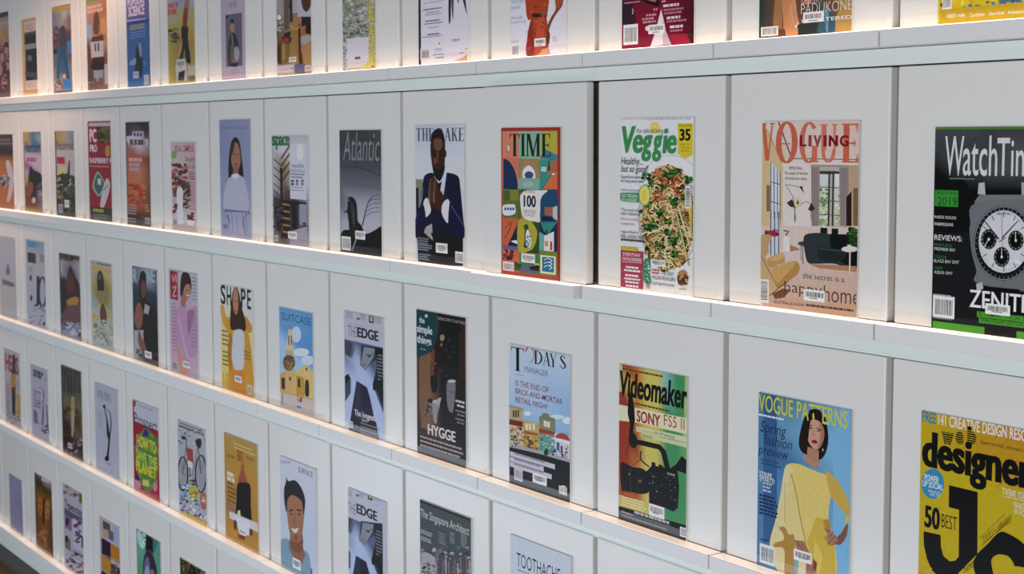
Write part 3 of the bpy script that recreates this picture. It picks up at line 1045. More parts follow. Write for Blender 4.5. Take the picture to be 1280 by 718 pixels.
S([(212, 240), (225, 150), (270, 95), (320, 110), (348, 200), (350, 330), (345, 440), (325, 530), (290, 575), (250, 530), (228, 430), (215, 330)], '4a2c20')
S([(218, 200), (225, 130), (275, 82), (328, 110), (350, 210), (345, 270), (322, 180), (280, 160), (235, 180)], '2b1c17')
S([(235, 440), (290, 470), (345, 420), (340, 500), (300, 580), (255, 530)], '2a1a15')
E(250, 335, 16, 8, '1d120e'); E(310, 330, 16, 8, '1d120e'); L([(232, 318), (268, 312)], 7, '1d120e'); L([(292, 310), (332, 308)], 7, '1d120e')
S([(250, 190), (280, 175), (318, 190), (325, 240), (300, 290), (262, 285), (245, 240)], '7a5240'); S([(240, 370), (262, 360), (266, 410), (248, 420)], '7a4e3c'); L([(282, 300), (276, 400), (292, 404)], 12, '7a4e3c'); E(250, 335, 16, 8, '1d120e'); E(310, 330, 16, 8, '1d120e'); E(278, 440, 26, 8, '5a2a22'); E(355, 320, 9, 36, '4a2c20')
F(510, 240, 7.56)
S([(215, -110), (245, -150), (275, -60), (330, 20), (350, 100), (300, 180), (250, 160), (175, 120), (190, 30)], '4f2e22')
for d in (0, 22, 44, 66):
    L([(215 + d, -120 + d * 0.4), (200 + d, 10), (205 + d * 0.9, 100)], (9, 16), ['86604e', '5e3c2e', '8a6450', '5a382a'][d // 22], True)
S([(150, 90), (185, 60), (215, 150), (210, 200), (170, 240), (145, 200)], 'd6d3d2'); S([(330, 110), (380, 70), (400, 160), (380, 290), (345, 260), (318, 190)], 'd4d4da')
P([(170, 330), (228, 300), (235, 460), (150, 385)], 'a9a4a4')
S([(90, 180), (145, 120), (170, 250), (160, 340), (110, 390), (75, 370), (72, 280)], '1a2244'); S([(400, 90), (470, 130), (525, 300), (520, 420), (400, 400), (380, 290)], '1b2348')
L([(410, 130), (520, 310)], 6, '5a68a0'); L([(370, -180), (350, 30), (420, 110)], 5, '3a4678'); L([(150, -130), (120, 60)], 6, '343f70'); L([(100, 190), (85, 300)], 7, '343f70')
P([(85, 400), (150, 380), (235, 460), (320, 390), (520, 440), (520, 700), (100, 700)], '2c1a1f')
P([(215, 390), (330, 370), (440, 400), (350, 470), (240, 450)], '14182c'); P([(85, 420), (180, 440), (230, 700), (100, 700)], '26303c')
G(92, 430, 210, 3, 22, 13, '7a8490'); G(92, 490, 230, 3, 22, 13, '8a909a'); G(105, 580, 220, 3, 22, 13, '8a909a')
BC(448, 562, 524, 668, 'dcdade', '4a4a52')
STICK(264, 480, 374, 572)

# --- grey rooster sculpture
MAG(2, -5, 'grey magazine with a bird and rake silhouette', 'dark grey magazine with italic pale title and a black bird sculpture with wire tail', 424.8, 476.5, 163, '4a4b52', '3a3b40')
F(420, 155, 8.45)
GRID(40, 68, 470, 1420, 'aab/aac/bbb/ddd/dee/eff/eff/gdg', {'a': '4a4d50', 'b': '56585f', 'c': '4c4e4c', 'd': '6f727c', 'e': 'a9abb6', 'f': 'b4b4c0', 'g': '3a3a40'})
T('Atlantic', 75, 385, 462, 300, '8f9098', -0.012, 0.22)
L([(95, 455), (230, 460), (350, 495), (470, 550)], (5, 10), '35363b', True); L([(60, 590), (230, 630), (470, 700)], 5, '5d5f66', True)
F(420, 235, 7.98)
S([(55, 450), (140, 420), (230, 440), (300, 460), (390, 420), (450, 390), (470, 520), (470, 700), (40, 700)], '1c1b1e')
S([(118, 110), (130, 90), (170, 95), (200, 140), (212, 230), (218, 330), (250, 370), (270, 430), (200, 470), (140, 460), (125, 340), (112, 250), (80, 250), (85, 235), (112, 215)], '2b2a2d')
S([(150, 150), (175, 180), (190, 300), (180, 400), (160, 300)], '4b4a4e'); E(132, 125, 6, 9, '8a8b94')
L([(262, 380), (295, 240), (320, 150), (370, 85), (440, 68)], (12, 4), '2a292c', True)
for i, y in enumerate((112, 155, 198, 238)):
    L([(318 - i * 6, y + 45), (350, y + 8), (400, y), (440, y + 2)], 5, '3a393d', True)
BC(55, 480, 145, 615, 'd8d8dc', '5a5a62'); R(55, 455, 150, 480, '2a2a2e')
L([(205, 500), (160, 630)], 12, '8a8a8c')
STICK(192, 425, 290, 508)

# --- garden rooms
MAG(2, -6, 'home magazine with timber shelving', 'home magazine with green script title over timber stairs and a grey living room', 340.5, 385.5, 170, 'a5a6ae', 'b0b0b4')
F(330, 160, 4.63)
GRID(50, 42, 256, 690, 'aabb/accc/aecc/aecc/fffd/fgfd/hgfd/hgib', {'a': 'c2bcbc', 'b': 'bdbac0', 'c': 'c9cad4', 'd': '9a97a6', 'e': '7d6a58', 'f': '43424a', 'g': '6a5340', 'h': '6d6a70', 'i': 'a39cac'})
for y in (120, 165, 215, 265):
    L([(98, y + 60), (150, y - 20)], 9, '6b4a30'); L([(104, y + 66), (150, y - 4)], 4, 'c8a06c')
for y in (180, 225, 270, 320, 360, 400):
    L([(55, y), (100, y + 40)], 6, '4a464c')
R(92, 230, 108, 640, '3a342f'); R(100, 420, 150, 640, '3a2c22')
for y in (440, 480, 520, 560, 600):
    L([(108, y), (150, y + 8)], 10, 'a9804c'); 
R(148, 90, 242, 410, 'ccccd8'); E(208, 140, 20, 48, 'e2e2ea')
T('beautiful', 160, 228, 230, 22, '3c3c46', 0.0); T('ESSENTIALS', 156, 258, 238, 20, '6a6a76', 0.0); G(156, 264, 240, 2, 16, 8, '7a7a88'); G(156, 300, 175, 2, 18, 14, '5a5a68'); G(185, 300, 202, 2, 18, 14, '5a5a68'); G(215, 300, 232, 2, 18, 14, '5a5a68'); G(156, 340, 235, 2, 16, 6, '9a9aa8')
R(150, 425, 245, 445, '2b2a30'); R(160, 450, 190, 590, '2a2930'); R(205, 440, 245, 560, '9c99aa'); SPK(220, 550, 250, 630, 20, ['33262c', '4a3438', '6a4a4c'], 8, 14, 2)
P([(150, 600), (250, 570), (256, 690), (150, 690)], 'a49eae'); SPK(55, 420, 105, 610, 40, ['2a292e', '4a4a52', '6a5a4c', '1d1c20'], 8, 16, 4)
for ch, a, b in (('s', 42, 72), ('p', 68, 94), ('a', 88, 110), ('c', 106, 128), ('e', 124, 150)):
    T(ch, a, 100, b, 75, '3f7a58', 0.05)
BC(62, 620, 84, 655, 'c4c2c8', '4a4a50')
STICK(140, 598, 190, 640)

# --- lilac portrait
MAG(2, -7, 'lilac magazine with a long-haired person', 'lilac magazine with a long-haired person in a white collar on a plain ground', 275, 313.5, 150, '8f97b8', '8890b0')
F(265, 140, 4.36)
GRID(38, 45, 220, 680, 'ab/ab/bb/bc/cc', {'a': '8791b4', 'b': '949bbb', 'c': 'a3a8c4'})
T('KINFOLK', 60, 96, 196, 16, '6a7294', 0.0)
S([(90, 355), (92, 250), (105, 165), (128, 138), (150, 165), (162, 250), (172, 360), (150, 350), (128, 330), (110, 345)], '1d1a1e')
S([(104, 250), (112, 190), (130, 165), (148, 195), (156, 260), (148, 305), (130, 325), (112, 300)], 'a8765c')
S([(104, 240), (108, 180), (126, 160), (118, 210)], '5a3a30'); P([(120, 296), (142, 298), (146, 340), (128, 350), (112, 338)], '9a6a52')
L([(116, 232), (128, 230)], 4, '3a2420'); L([(138, 230), (150, 230)], 4, '3a2420'); E(134, 286, 9, 5, '8a4a44')
S([(70, 540), (75, 400), (105, 350), (128, 335), (150, 345), (180, 380), (195, 540)], 'b5b6cc'); P([(105, 345), (128, 335), (126, 370)], 'd4d4e0'); P([(150, 345), (128, 335), (132, 370)], 'd4d4e0')
R(68, 530, 205, 545, '6f7390'); P([(78, 545), (195, 548), (185, 680), (85, 680)], 'a8a8c2')
for x in (88, 108, 132, 165, 185):
    L([(x, 550), (x + 6, 650)], 3, '7c7f9c')
L([(82, 560), (95, 605)], 5, '4a4a60'); L([(188, 555), (172, 600), (185, 670)], 4, '5a5a70', True)
BC(58, 605, 88, 640, '9a9cb4', '4a4a5c')

# --- flowers in a vase
MAG(2, -8, 'pink magazine with flowers in a white vase', 'pale pink magazine with red flowers in a white vase', 214.8, 245, 178, 'c4a9ac', 'c0a8a8')
F(205, 170, 5.745)
GRID(58, 45, 245, 690, 'ab/ab/bb/bb/ca/ca', {'a': 'c9b4b6', 'b': 'c2a3a8', 'c': 'c6c0be'})
E(72, 135, 20, 30, '8aa66a'); T('REAL SIMPLE', 78, 112, 212, 44, 'b54a4c', 0.02)
T('Simplify', 152, 182, 222, 32, '3d3438', 0.0); T('Your Life', 150, 232, 222, 32, '3d3438', 0.0); G(176, 255, 225, 4, 16, 8, '6a4c54'); G(180, 330, 228, 11, 19, 6, 'a07078')
SPK(60, 200, 160, 385, 90, ['7a2c30', '94403f', 'b8706a', '5a2424', '4a3a28', 'c9a09a'], 10, 24, 2)
SPK(130, 330, 185, 520, 50, ['4a3a2c', '5a4a34', '6a4a3c', '7a5a48'], 8, 18, 3); SPK(60, 370, 90, 440, 20, ['5a4a38', '94605a'], 8, 14, 4)
S([(95, 380), (132, 380), (136, 500), (140, 620), (100, 635), (92, 500)], 'd3d2d6'); R(140, 520, 162, 610, 'b9b9c2')
SPK(62, 490, 90, 550, 16, ['8a2a30', '5a2024'], 8, 14, 5); SPK(170, 550, 210, 610, 26, ['8a2a30', '5a2024', 'a84a4a'], 8, 14, 6); P([(160, 605), (222, 612), (210, 645), (172, 640)], 'd8d6d4')
R(58, 590, 245, 690, ('c4bcbc', 'c8a8a8')); P([(160, 605), (222, 612), (210, 645), (172, 640)], 'd8d6d4'); P([(98, 600), (140, 600), (140, 630), (105, 632)], 'd6d4d6')
BC(66, 595, 94, 640, 'b4b2bc', '4a4650'); STICK(135, 590, 162, 612)

# --- orange dish with white title block
MAG(2, -9, 'orange and black magazine with a white title', 'orange and black magazine with a pale title band near its top', 158, 187.5, 153, '5a3a30', '2a2422')
F(150, 145, 5.12)
GRID(40, 45, 195, 695, 'aaa/aba/cdc/eef/ghi/ghi/jjf/gef/kff/lkm', {'a': '3a3230', 'b': '6d6264', 'c': '9a7a74', 'd': 'c9bcc2', 'e': 'c25a44', 'f': '5c4030', 'g': 'cc6a4a', 'h': 'c87c5c', 'i': '7a4a30', 'j': 'b5743c', 'k': '3a2a24', 'l': '4a4440', 'm': '6a6458'})
R(78, 100, 150, 138, 'b9b4c2'); P([(42, 130), (80, 128), (178, 150), (178, 190), (60, 185), (42, 160)], 'cdbfca')
for x in (88, 108, 128):
    R(x, 108, x + 12, 130, '3a3438')
G(62, 150, 176, 1, 10, 36, '6c5a5c')
G(56, 268, 140, 1, 20, 22, 'd8a8a4'); G(60, 300, 140, 2, 30, 22, 'b5a0a8'); G(56, 440, 90, 2, 24, 14, '8a6a64')
SPK(60, 440, 160, 560, 40, ['c04a30', 'd8703c', 'a83c28', 'b86a2c'], 10, 24, 3)
for y in (565, 600, 650):
    G(52, y, 112, 2, 18, 10, '9a9090')
G(160, 565, 190, 3, 18, 10, 'a8983c'); BC(160, 650, 192, 690, 'b0aaa8', '5a5450')

# --- red with a circuit board
MAG(2, -10, 'red magazine with a green circuit board', 'red magazine with a green circuit board and large white letters', 110.8, 139, 152, 'a0222c', '8a1c26')
F(100, 145, 5.12)
R(55, 45, 205, 68, 'b8b0b4'); R(105, 68, 190, 150, '3a3024'); SPK(110, 70, 185, 170, 24, ['5a4a28', '2a2420', '7a6a34'], 10, 18, 3)
T('PC', 62, 165, 106, 78, 'd8ccd4', 0.05); T('PRO', 64, 228, 110, 42, 'd8ccd4', 0.05); E(176, 225, 15, 38, 'b8923a'); E(175, 125, 14, 40, '5a5a2c')
T('RASPBERRY PI', 62, 300, 206, 32, 'd8cdd2', 0.03); G(66, 316, 200, 1, 10, 10, 'c08088')
S([(80, 440), (112, 355), (155, 420), (160, 450), (125, 515), (90, 480)], '9aa8a0'); S([(92, 435), (115, 372), (150, 425), (152, 445), (124, 500), (98, 470)], '3f6a5a'); R(112, 400, 135, 440, 'b8c8c4')
S([(130, 560), (150, 450), (172, 400), (192, 430), (185, 490), (155, 580), (135, 585)], 'c4bcc2'); L([(150, 480), (178, 440)], 6, '6a6a70')
R(72, 580, 205, 665, '3f3c34'); G(84, 592, 172, 1, 10, 20, 'a8a03a'); G(90, 625, 195, 2, 18, 10, '7a7a70')

# --- home magazines, narrow
MAG(2, -11, 'magazine with a plant and white masthead band', 'magazine with dark foliage below a white title band and a red panel', 69.8, 93.5, 164, '4c4a3c', '4a4a40')
F(0, 150, 5.52)
GRID(385, 78, 525, 660, 'abc/abc/ddd/ded/fdd/gdh/ghh/hhh/hhh', {'a': 'b98a4c', 'b': 'a8a088', 'c': '4a8ab8', 'd': 'b8b2b4', 'e': 'c0a8b0', 'f': 'b07078', 'g': 'a89a60', 'h': '35352a'})
T('home', 392, 205, 510, 62, '66606c', 0.03); R(392, 255, 446, 302, 'b8303c'); E(425, 365, 32, 42, 'c8bc78')
SPK(395, 380, 520, 640, 120, ['2a2c22', '3c4030', '4c5038', '1c1e1a', '5a5c40'], 10, 24, 2)
L([(478, 280), (472, 400)], (8, 20), '3a4034'); STICK(446, 552, 476, 602); BC(402, 580, 432, 640, 'b0a8b0', '6a646c')

MAG(2, -12, 'magazine with a blue and yellow top and a black peak', 'magazine with a blue and yellow top over a black peaked shape', 30.3, 52.5, 165, '9a7a5a', 'b0902c')
F(0, 150, 5.52)
GRID(165, 78, 290, 640, 'abb/abc/bbb/ddd/edd/ded/fgg/ggg/hgi/hhi/jjj', {'a': 'c0a040', 'b': '4a7a9a', 'c': 'a8b0a8', 'd': 'b8aab8', 'e': '9a5a8a', 'f': 'c09a60', 'g': '2c2226', 'h': '7a4630', 'i': '98808a', 'j': 'c0a03c'})
T('horizon', 180, 222, 278, 70, '3a4058', 0.03); G(185, 258, 270, 1, 10, 30, 'a8509a')
S([(195, 420), (208, 318), (232, 345), (285, 380), (285, 480), (200, 470)], '1c171c'); E(205, 480, 22, 55, '8a5238', 10); SPK(255, 440, 290, 540, 20, ['b0a4b0', '8a7a88', '5a4850'], 8, 14, 3); E(232, 555, 14, 20, 'c4b0ac')

MAG(2, -13, 'orange magazine with a white crescent', 'orange magazine with a pale crescent shape and a dark top', -2, 17.2, 168, 'a8642c', '4a3a34')
F(0, 150, 5.52)
GRID(-12, 100, 105, 610, 'aa/aa/bb/cc/cc/cc/cc/cc/dc', {'a': '4a3f3e', 'b': '2a2020', 'c': 'b06a2c', 'd': '8a5a38'})
G(-5, 130, 85, 2, 25, 16, '7a6c6a')
S([(40, 300), (60, 280), (85, 340), (95, 430), (75, 540), (48, 560), (62, 440)], 'b8b0ba'); R(0, 380, 58, 450, '8a8488'); SPK(0, 380, 60, 455, 16, ['6a6468', 'a8a4ac', '4a4448'], 8, 16, 2)

# ================================================================== third row of magazines
# --- big JS
MAG(3, 0, 'yellow web design magazine', 'bright yellow web design magazine with huge black letters and a blue round badge', 1150.5, 1304, 513.5, 'c3a91c', 'b8a01c')
F(1140, 505, 6.243)
GRID(60, 50, 1000, 1330, 'abc/abb/aab/aaa/aaa/aaa/aaa', {'a': 'c4ac1c', 'b': 'c29422', 'c': 'bd7e30'})
for x, y in ((700, 330), (760, 290), (820, 260), (660, 660), (740, 660), (820, 640), (900, 600), (600, 330), (860, 420)):
    L([(x, y), (x + 120, y - 150)], (4, 14), 'c07a28')
SPK(780, 440, 930, 560, 20, ['c8783a', 'd08a50', 'b86a2c'], 10, 24, 4)
T('FREE', 80, 138, 188, 82, '3c8cae', 0.035)
T('141 CREATIVE DESIGN RESOURCES', 204, 162, 1080, 82, 'e2d6cc', 0.03)
for ch, a, b in (('w', 228, 326), ('e', 338, 404), ('b', 430, 502)):
    T(ch, a, 300, b, 118, '0d0c08', 0.10)
for y in range(205, 345, 17):
    R(226, y, 420, y + 5, 'c4aa1e'); R(426, y - 2, 506, y + 3, 'c4aa1e')
T('Expert tutorials, techniques and tips', 538, 310, 960, 28, '3c3214', -0.005)
T('designer', 76, 472, 955, 258, '0d0c0b', 0.055)
E(162, 625, 88, 118, '3a93bf')
T('POWER', 98, 596, 210, 48, 'e4eaf0', 0.045); T('UP SOCIAL', 82, 640, 244, 44, 'e4eaf0', 0.045); T('WITH POSTS', 126, 690, 225, 22, 'd4e4ec', 0.01)
F(1140, 605, 6.357)
T('AND TIPS', 142, 92, 225, 20, 'd4e4ec', 0.01)
P([(295, 12), (522, 66), (520, 560), (480, 600), (380, 700), (330, 760), (220, 745), (160, 690), (120, 600), (95, 490), (92, 378), (228, 408), (230, 500), (250, 575), (300, 618), (345, 612), (372, 580), (375, 208), (293, 186)], '0c0b0a')
S([(520, 560), (600, 480), (690, 390), (760, 395), (890, 480), (1010, 640), (1010, 690), (860, 660), (818, 655), (800, 620), (760, 575), (690, 562), (640, 590), (632, 640), (660, 760), (720, 900), (600, 900), (520, 760), (488, 640)], '0c0b0a')
T('50', 98, 335, 222, 162, '12100c', 0.05); T('BEST', 234, 345, 356, 108, '1c180e', -0.015)
T('TOOLS + LIBRARIES', 560, 485, 785, 60, '4c420f', -0.01, y1=305)
L([(555, 495), (775, 290)], 3, '4c420f'); L([(535, 440), (745, 235)], 3, '4c420f')
T('THEMES', 408, 720, 492, 50, '3a320f', -0.01, y1=660)
T('TWEAK YOUR SITE', 718, 86, 1000, 56, 'e6dccc', 0.02); G(730, 95, 1000, 1, 10, 8, 'd8c8b0'); T('WHAT\'S NEW', 805, 190, 1000, 50, 'e6dccc', 0.02); T('IN FONTS', 815, 240, 960, 46, 'e6dccc', 0.02)
GRID(60, 640, 160, 760, 'ab/cb', {'a': 'c4ac1c', 'b': 'c4ac1c', 'c': 'c8853c'})

# --- yellow dress
MAG(3, -1, 'sewing pattern magazine', 'blue sewing pattern magazine with a dark-haired woman in a flowing yellow dress', 947.8, 1063.5, 490.5, '5f93bd', '4a7ea8')
F(940, 480, 5.985)
GRID(48, 64, 740, 1430, 'abcd/bcdd/eecd/effd/egdd/egdd/egdd', {'a': '5a8a9c', 'b': '54829a', 'c': '6ba0c0', 'd': '7eb4d8', 'e': '4a78a8', 'f': '5a93c4', 'g': '5a90c0'})
P([(85, 75), (186, 95), (186, 1180), (85, 1180)], '3d689c'); P([(48, 250), (85, 255), (85, 1250), (48, 1240)], '5288b4')
R(615, 330, 740, 1430, ('7ab4d6', '7cb8dc'))
S([(440, 225), (400, 240), (370, 320), (350, 440), (372, 510), (420, 535), (500, 570), (545, 530), (570, 440), (565, 330), (540, 255), (490, 205)], '33211f')
S([(455, 215), (520, 220), (560, 300), (545, 470), (500, 575), (480, 500)], '2c1c1b')
T('VOGUE PATTERNS', 50, 198, 716, 122, 'c8c83e', 0.014)
S([(430, 200), (480, 190), (520, 215), (520, 300), (470, 290), (430, 260)], '33211f')
S([(452, 230), (462, 220), (468, 275), (456, 275)], 'c8c83e')
P([(415, 470), (500, 500), (498, 620), (410, 590)], 'b78468')
P([(395, 530), (450, 560), (500, 600), (480, 640), (380, 560)], 'b88a70')
S([(415, 300), (450, 270), (500, 280), (535, 330), (540, 400), (515, 470), (485, 492), (450, 475), (422, 430), (410, 360)], 'c99c84')
S([(505, 300), (535, 330), (540, 400), (515, 470), (490, 488), (510, 400)], 'b07c64')
L([(420, 318), (452, 312)], 6, '4a2c26'); L([(480, 330), (522, 345)], 6, '4a2c26'); E(440, 332, 12, 5, '33201e'); E(500, 352, 13, 5, '33201e')
L([(462, 345), (456, 385), (470, 390)], 4, '9a6a56'); E(468, 434, 23, 14, 'a8283a', 15); L([(447, 428), (490, 442)], 3, '7a1c2a')
S([(410, 290), (440, 262), (430, 330), (418, 440), (412, 500), (385, 470), (385, 350)], '33211f')
E(530, 495, 4, 10, 'd8d4b4')
F(940, 595, 5.837)
S([(250, -75), (330, -88), (450, -40), (500, -20), (560, 0), (610, 40), (575, 150), (560, 330), (600, 480), (615, 720), (480, 760), (340, 740), (330, 620), (240, 720), (180, 680), (130, 500), (170, 330), (205, 150), (225, 20)], 'd9c36f')
S([(250, -70), (300, -60), (280, 30), (250, 200), (240, 340), (270, 420), (250, 520), (240, 700), (180, 680), (150, 600), (130, 500), (170, 330), (205, 150), (225, 20)], 'd8ca96')
P([(280, -40), (310, 60), (345, 280), (385, 470), (330, 470), (270, 420), (245, 330), (250, 150)], 'd8c684')
S([(196, 380), (240, 375), (270, 430), (310, 450), (310, 720), (240, 720), (235, 540), (160, 520), (170, 490), (230, 470), (225, 420)], 'b48a3a')
L([(285, -10), (318, 110), (352, 300), (395, 500)], 6, 'a87c30', True); L([(240, 60), (240, 340)], 5, 'c0a45c', True)
P([(400, 480), (470, 300), (560, 330), (600, 480), (615, 720), (470, 720)], 'cdb042'); P([(460, 460), (520, 600), (490, 720), (440, 640)], 'd8bf58')
S([(540, -30), (590, 0), (640, 60), (705, 190), (705, 290), (660, 260), (600, 180), (568, 130)], 'c9a94c')
S([(520, 330), (560, 320), (575, 380), (540, 380)], 'b98f38')
P([(680, 300), (708, 290), (708, 350), (680, 350)], 'd2b85c'); S([(700, 350), (690, 440), (650, 500), (610, 500), (600, 470), (650, 420), (680, 370)], '8a5c4c')
S([(525, 380), (560, 390), (600, 430), (630, 470), (610, 500), (570, 510), (545, 480), (560, 440)], 'a06c58')
for a, b in (((590, 405), (528, 460)), ((605, 430), (548, 490)), ((615, 455), (568, 508)), ((575, 385), (522, 385))):
    L([a, b], (18, 12), 'b8826a')
L([(590, 415), (535, 470)], 3, '7a4a3c'); L([(605, 440), (555, 500)], 3, '7a4a3c')
P([(310, 470), (380, 478), (420, 560), (470, 720), (400, 720), (350, 560), (320, 520)], 'a8745c'); L([(330, 480), (420, 640)], 5, '80503f')
for x in (395, 418, 440):
    L([(x - 10, 640), (x + 8, 720)], 12, 'a06c55')
P([(445, 600), (475, 640), (468, 700), (450, 680)], '8a3c40'); P([(310, 580), (340, 610), (335, 720), (310, 720)], '7fa8c0'); R(340, 610, 395, 740, 'd8cba0')
F(940, 480, 5.985)
G(50, 222, 285, 1, 10, 14, 'd8dce4')
T('Spring', 62, 355, 255, 82, '2c3f5a', -0.008, 0.2); T('fashion', 95, 450, 300, 76, '2c3f5a', -0.008, 0.2); T('preview', 48, 520, 272, 70, '2c3f5a', -0.008, 0.2)
G(70, 560, 240, 2, 26, 12, '3c5a84')
T('STRIPE', 56, 690, 150, 38, 'dce2ec', 0.02)
F(940, 595, 5.837)
T('SMARTS!', 56, 35, 165, 36, 'dce2ec', 0.02); G(80, 45, 150, 3, 26, 14, 'a8bcd4')
G(55, 130, 195, 6, 26, 15, '1f3a5c'); G(62, 455, 130, 2, 10, 6, '2c4a70')
BC(58, 490, 168, 630, 'd8d8de', '4a4c58')
STICK(306, 530, 438, 610)

# --- video camera
MAG(3, -2, 'video camera magazine', 'rainbow coloured magazine with a large black video camera and red words', 773.8, 858.5, 455, 'c0b070', 'b89048')
F(765, 450, 6.248)
GRID(52, 25, 590, 1420, 'rroyycgg/ryoyycgg/rroyyggg/rroyyggh/rrryyggh/rroyyggg/srryyggg/sroyyggg/ssoyycgg/yyyyyygg', {'r': 'a8402c', 'o': 'c47a30', 'y': 'cdbf62', 'c': '7cb8b0', 'g': '4a9a60', 'h': '6ab06a', 's': 'b85a30'})
P([(52, 25), (80, 30), (75, 250), (52, 250)], 'c8bc86'); P([(570, 120), (600, 130), (600, 700), (560, 620)], 'a8c080')
T('Videomaker', 60, 268, 592, 182, '17130f', 0.045, 0.12)
G(85, 62, 470, 1, 12, 14, '6a4a28'); G(160, 330, 510, 1, 12, 14, '5a4a28'); G(60, 292, 110, 2, 12, 8, '8a5a40')
P([(55, 350), (185, 375), (595, 460), (595, 585), (185, 490), (55, 475)], 'd9d2b0')
T('SONY', 192, 480, 378, 86, 'a83034', 0.035); T('FS5 II', 405, 512, 566, 86, 'a84c48', -0.006)
P([(190, 520), (595, 605), (595, 650), (190, 560)], 'cdd0a0'); T('Revolutionary', 205, 552, 320, 22, 'b8986a', 0); T('but still amazing', 330, 578, 488, 26, '4c4a34', 0.012); P([(230, 575), (595, 655), (595, 690), (230, 600)], 'c4cca0'); G(240, 585, 320, 1, 10, 12, '8a8a60')
L([(135, 120), (140, 470)], 10, '2a1c18'); P([(128, 270), (155, 250), (175, 380), (180, 470), (165, 560), (190, 610), (180, 660), (130, 640), (140, 500), (122, 420)], '211814')
L([(140, 620), (110, 740)], 4, '3a2620')
L([(160, 640), (225, 648), (370, 682), (402, 720), (440, 870)], 40, '1b1613'); S([(150, 560), (185, 590), (200, 640), (180, 690), (150, 680), (135, 640)], '1b1613')
F(765, 560, 6.248)
P([(445, 170), (500, 130), (545, 65), (585, 100), (590, 210), (540, 190), (510, 180), (520, 240), (470, 240)], '1a1614')
L([(230, 25), (225, 90), (290, 150)], 10, '1c1714', True); L([(225, 90), (160, 140)], 5, '2a201a')
S([(68, 125), (90, 115), (160, 150), (240, 165), (290, 220), (290, 340), (230, 362), (170, 350), (90, 330), (68, 250)], '15110f')
for x in (105, 150, 190, 230):
    L([(x, 135 + (x - 100) * 0.3), (x - 4, 240), (x + 2, 330 + (x - 100) * 0.1)], 4, '33291f', True)
P([(270, 185), (310, 140), (400, 150), (470, 180), (515, 200), (525, 300), (515, 470), (480, 500), (410, 470), (290, 440), (288, 340), (270, 320)], '14110f')
R(310, 110, 340, 150, '1c1815'); R(365, 130, 395, 155, '1c1815')
SPK(290, 200, 510, 420, 70, ['6a6a68', '8c8c88', '3a3836', '2c2a28', 'a8a8a4'], 2, 6, 6)
T('SONY', 432, 208, 495, 16, 'c4c4c0', 0.03); E(220, 262, 16, 14, '6a5e54'); E(135, 205, 6, 8, '9a8a78'); E(88, 240, 20, 104, '2a211c'); E(88, 240, 12, 82, '120e0c'); L([(150, 165), (142, 250), (150, 345)], 7, '4a3d33', True); L([(205, 175), (198, 250), (204, 350)], 5, '44382f', True); L([(120, 160), (230, 185)], 6, '3f342c')
P([(55, 365), (290, 430), (290, 520), (55, 455)], 'c8b860'); P([(100, 345), (190, 370), (170, 400), (90, 380)], 'c45a34')
G(75, 375, 285, 4, 20, 8, 'e0d8b0')
P([(52, 455), (598, 612), (598, 720), (52, 720)], '231a16'); R(52, 455, 700, 720, '231a16')
T('Videomaker #1', 75, 505, 165, 18, 'cfc8c4', 0.01); G(175, 492, 520, 1, 10, 20, 'bdb6b2'); G(75, 518, 480, 1, 10, 14, '8a807a')
BC(532, 615, 594, 690, 'd8d6d8', '4a4a50'); STICK(290, 432, 410, 525)

# --- street of shops
MAG(3, -3, 'management magazine with a painted street', 'pale blue management magazine with a painted row of shops above a black foot', 636.3, 712.5, 430, 'b8c8dc', 'c0cad6')
F(630, 425, 6.83)
GRID(40, 30, 570, 1320, 'aaa/abb/bbc/ccc/ccc/ccc/ccc', {'a': 'c0cbd8', 'b': 'adc2dc', 'c': '8fb6dc'})
T('T', 62, 255, 172, 200, '1c252e', serif=True); T('D', 258, 204, 328, 120, '222b34', serif=True); T('A', 330, 216, 400, 118, '222b34', serif=True); T('Y', 386, 228, 452, 116, '222b34', serif=True); T('S', 478, 244, 530, 116, '222b34', serif=True)
L([(185, 100), (200, 70), (225, 62), (250, 90), (258, 130), (245, 175), (225, 195)], (12, 4), 'b83c3c', True); L([(470, 120), (482, 90)], 6, 'b84c44')
T('MANAGER', 175, 272, 378, 48, '5c6a7a', -0.01); G(95, 288, 170, 1, 8, 6, '8a96a8')
T('IS THE END OF', 98, 390, 380, 48, '93304a', 0.022); T('BRICK-AND-MORTAR', 98, 458, 500, 46, '93304a', 0.022); T('RETAIL NIGH?', 98, 530, 372, 46, '93304a', 0.022)
E(200, 630, 30, 20, 'd4dee8'); E(450, 660, 60, 20, 'c8d8e8'); E(540, 690, 40, 30, 'd4e0ec')
R(45, 565, 160, 680, 'b9a87c')
for x in (75, 95, 115):
    R(x, 600, x + 14, 660, '6a3a34')
R(40, 555, 165, 572, 'a8966a')
F(630, 525, 6.83)
R(48, 0, 165, 240, 'c9b890'); R(165, 0, 300, 270, 'c2a45c'); R(302, -25, 438, 320, '8a8a6a'); R(430, 110, 565, 350, 'c8c8d4')
P([(302, -28), (318, -28), (325, -50), (350, -58), (380, -50), (390, -24), (438, -10), (438, 10), (300, 0)], '80846a')
P([(45, -5), (162, 15), (162, 65), (45, 40)], '8a2c28'); P([(300, 75), (435, 105), (432, 130), (300, 108)], 'a8402e'); P([(170, 90), (292, 118), (290, 138), (170, 118)], 'a8602c')
for x in (185, 212, 245):
    R(x, 30, x + 20, 85, 'ddd4c0')
R(340, 5, 392, 55, 'dcd8cc'); L([(366, 5), (366, 60)], 4, '6a6450')
SPK(50, 60, 160, 235, 60, ['b87a6c', '8a3a34', 'd8c8b0', '6a5a40', 'c8a0a0', '3c3430'], 6, 15, 3)
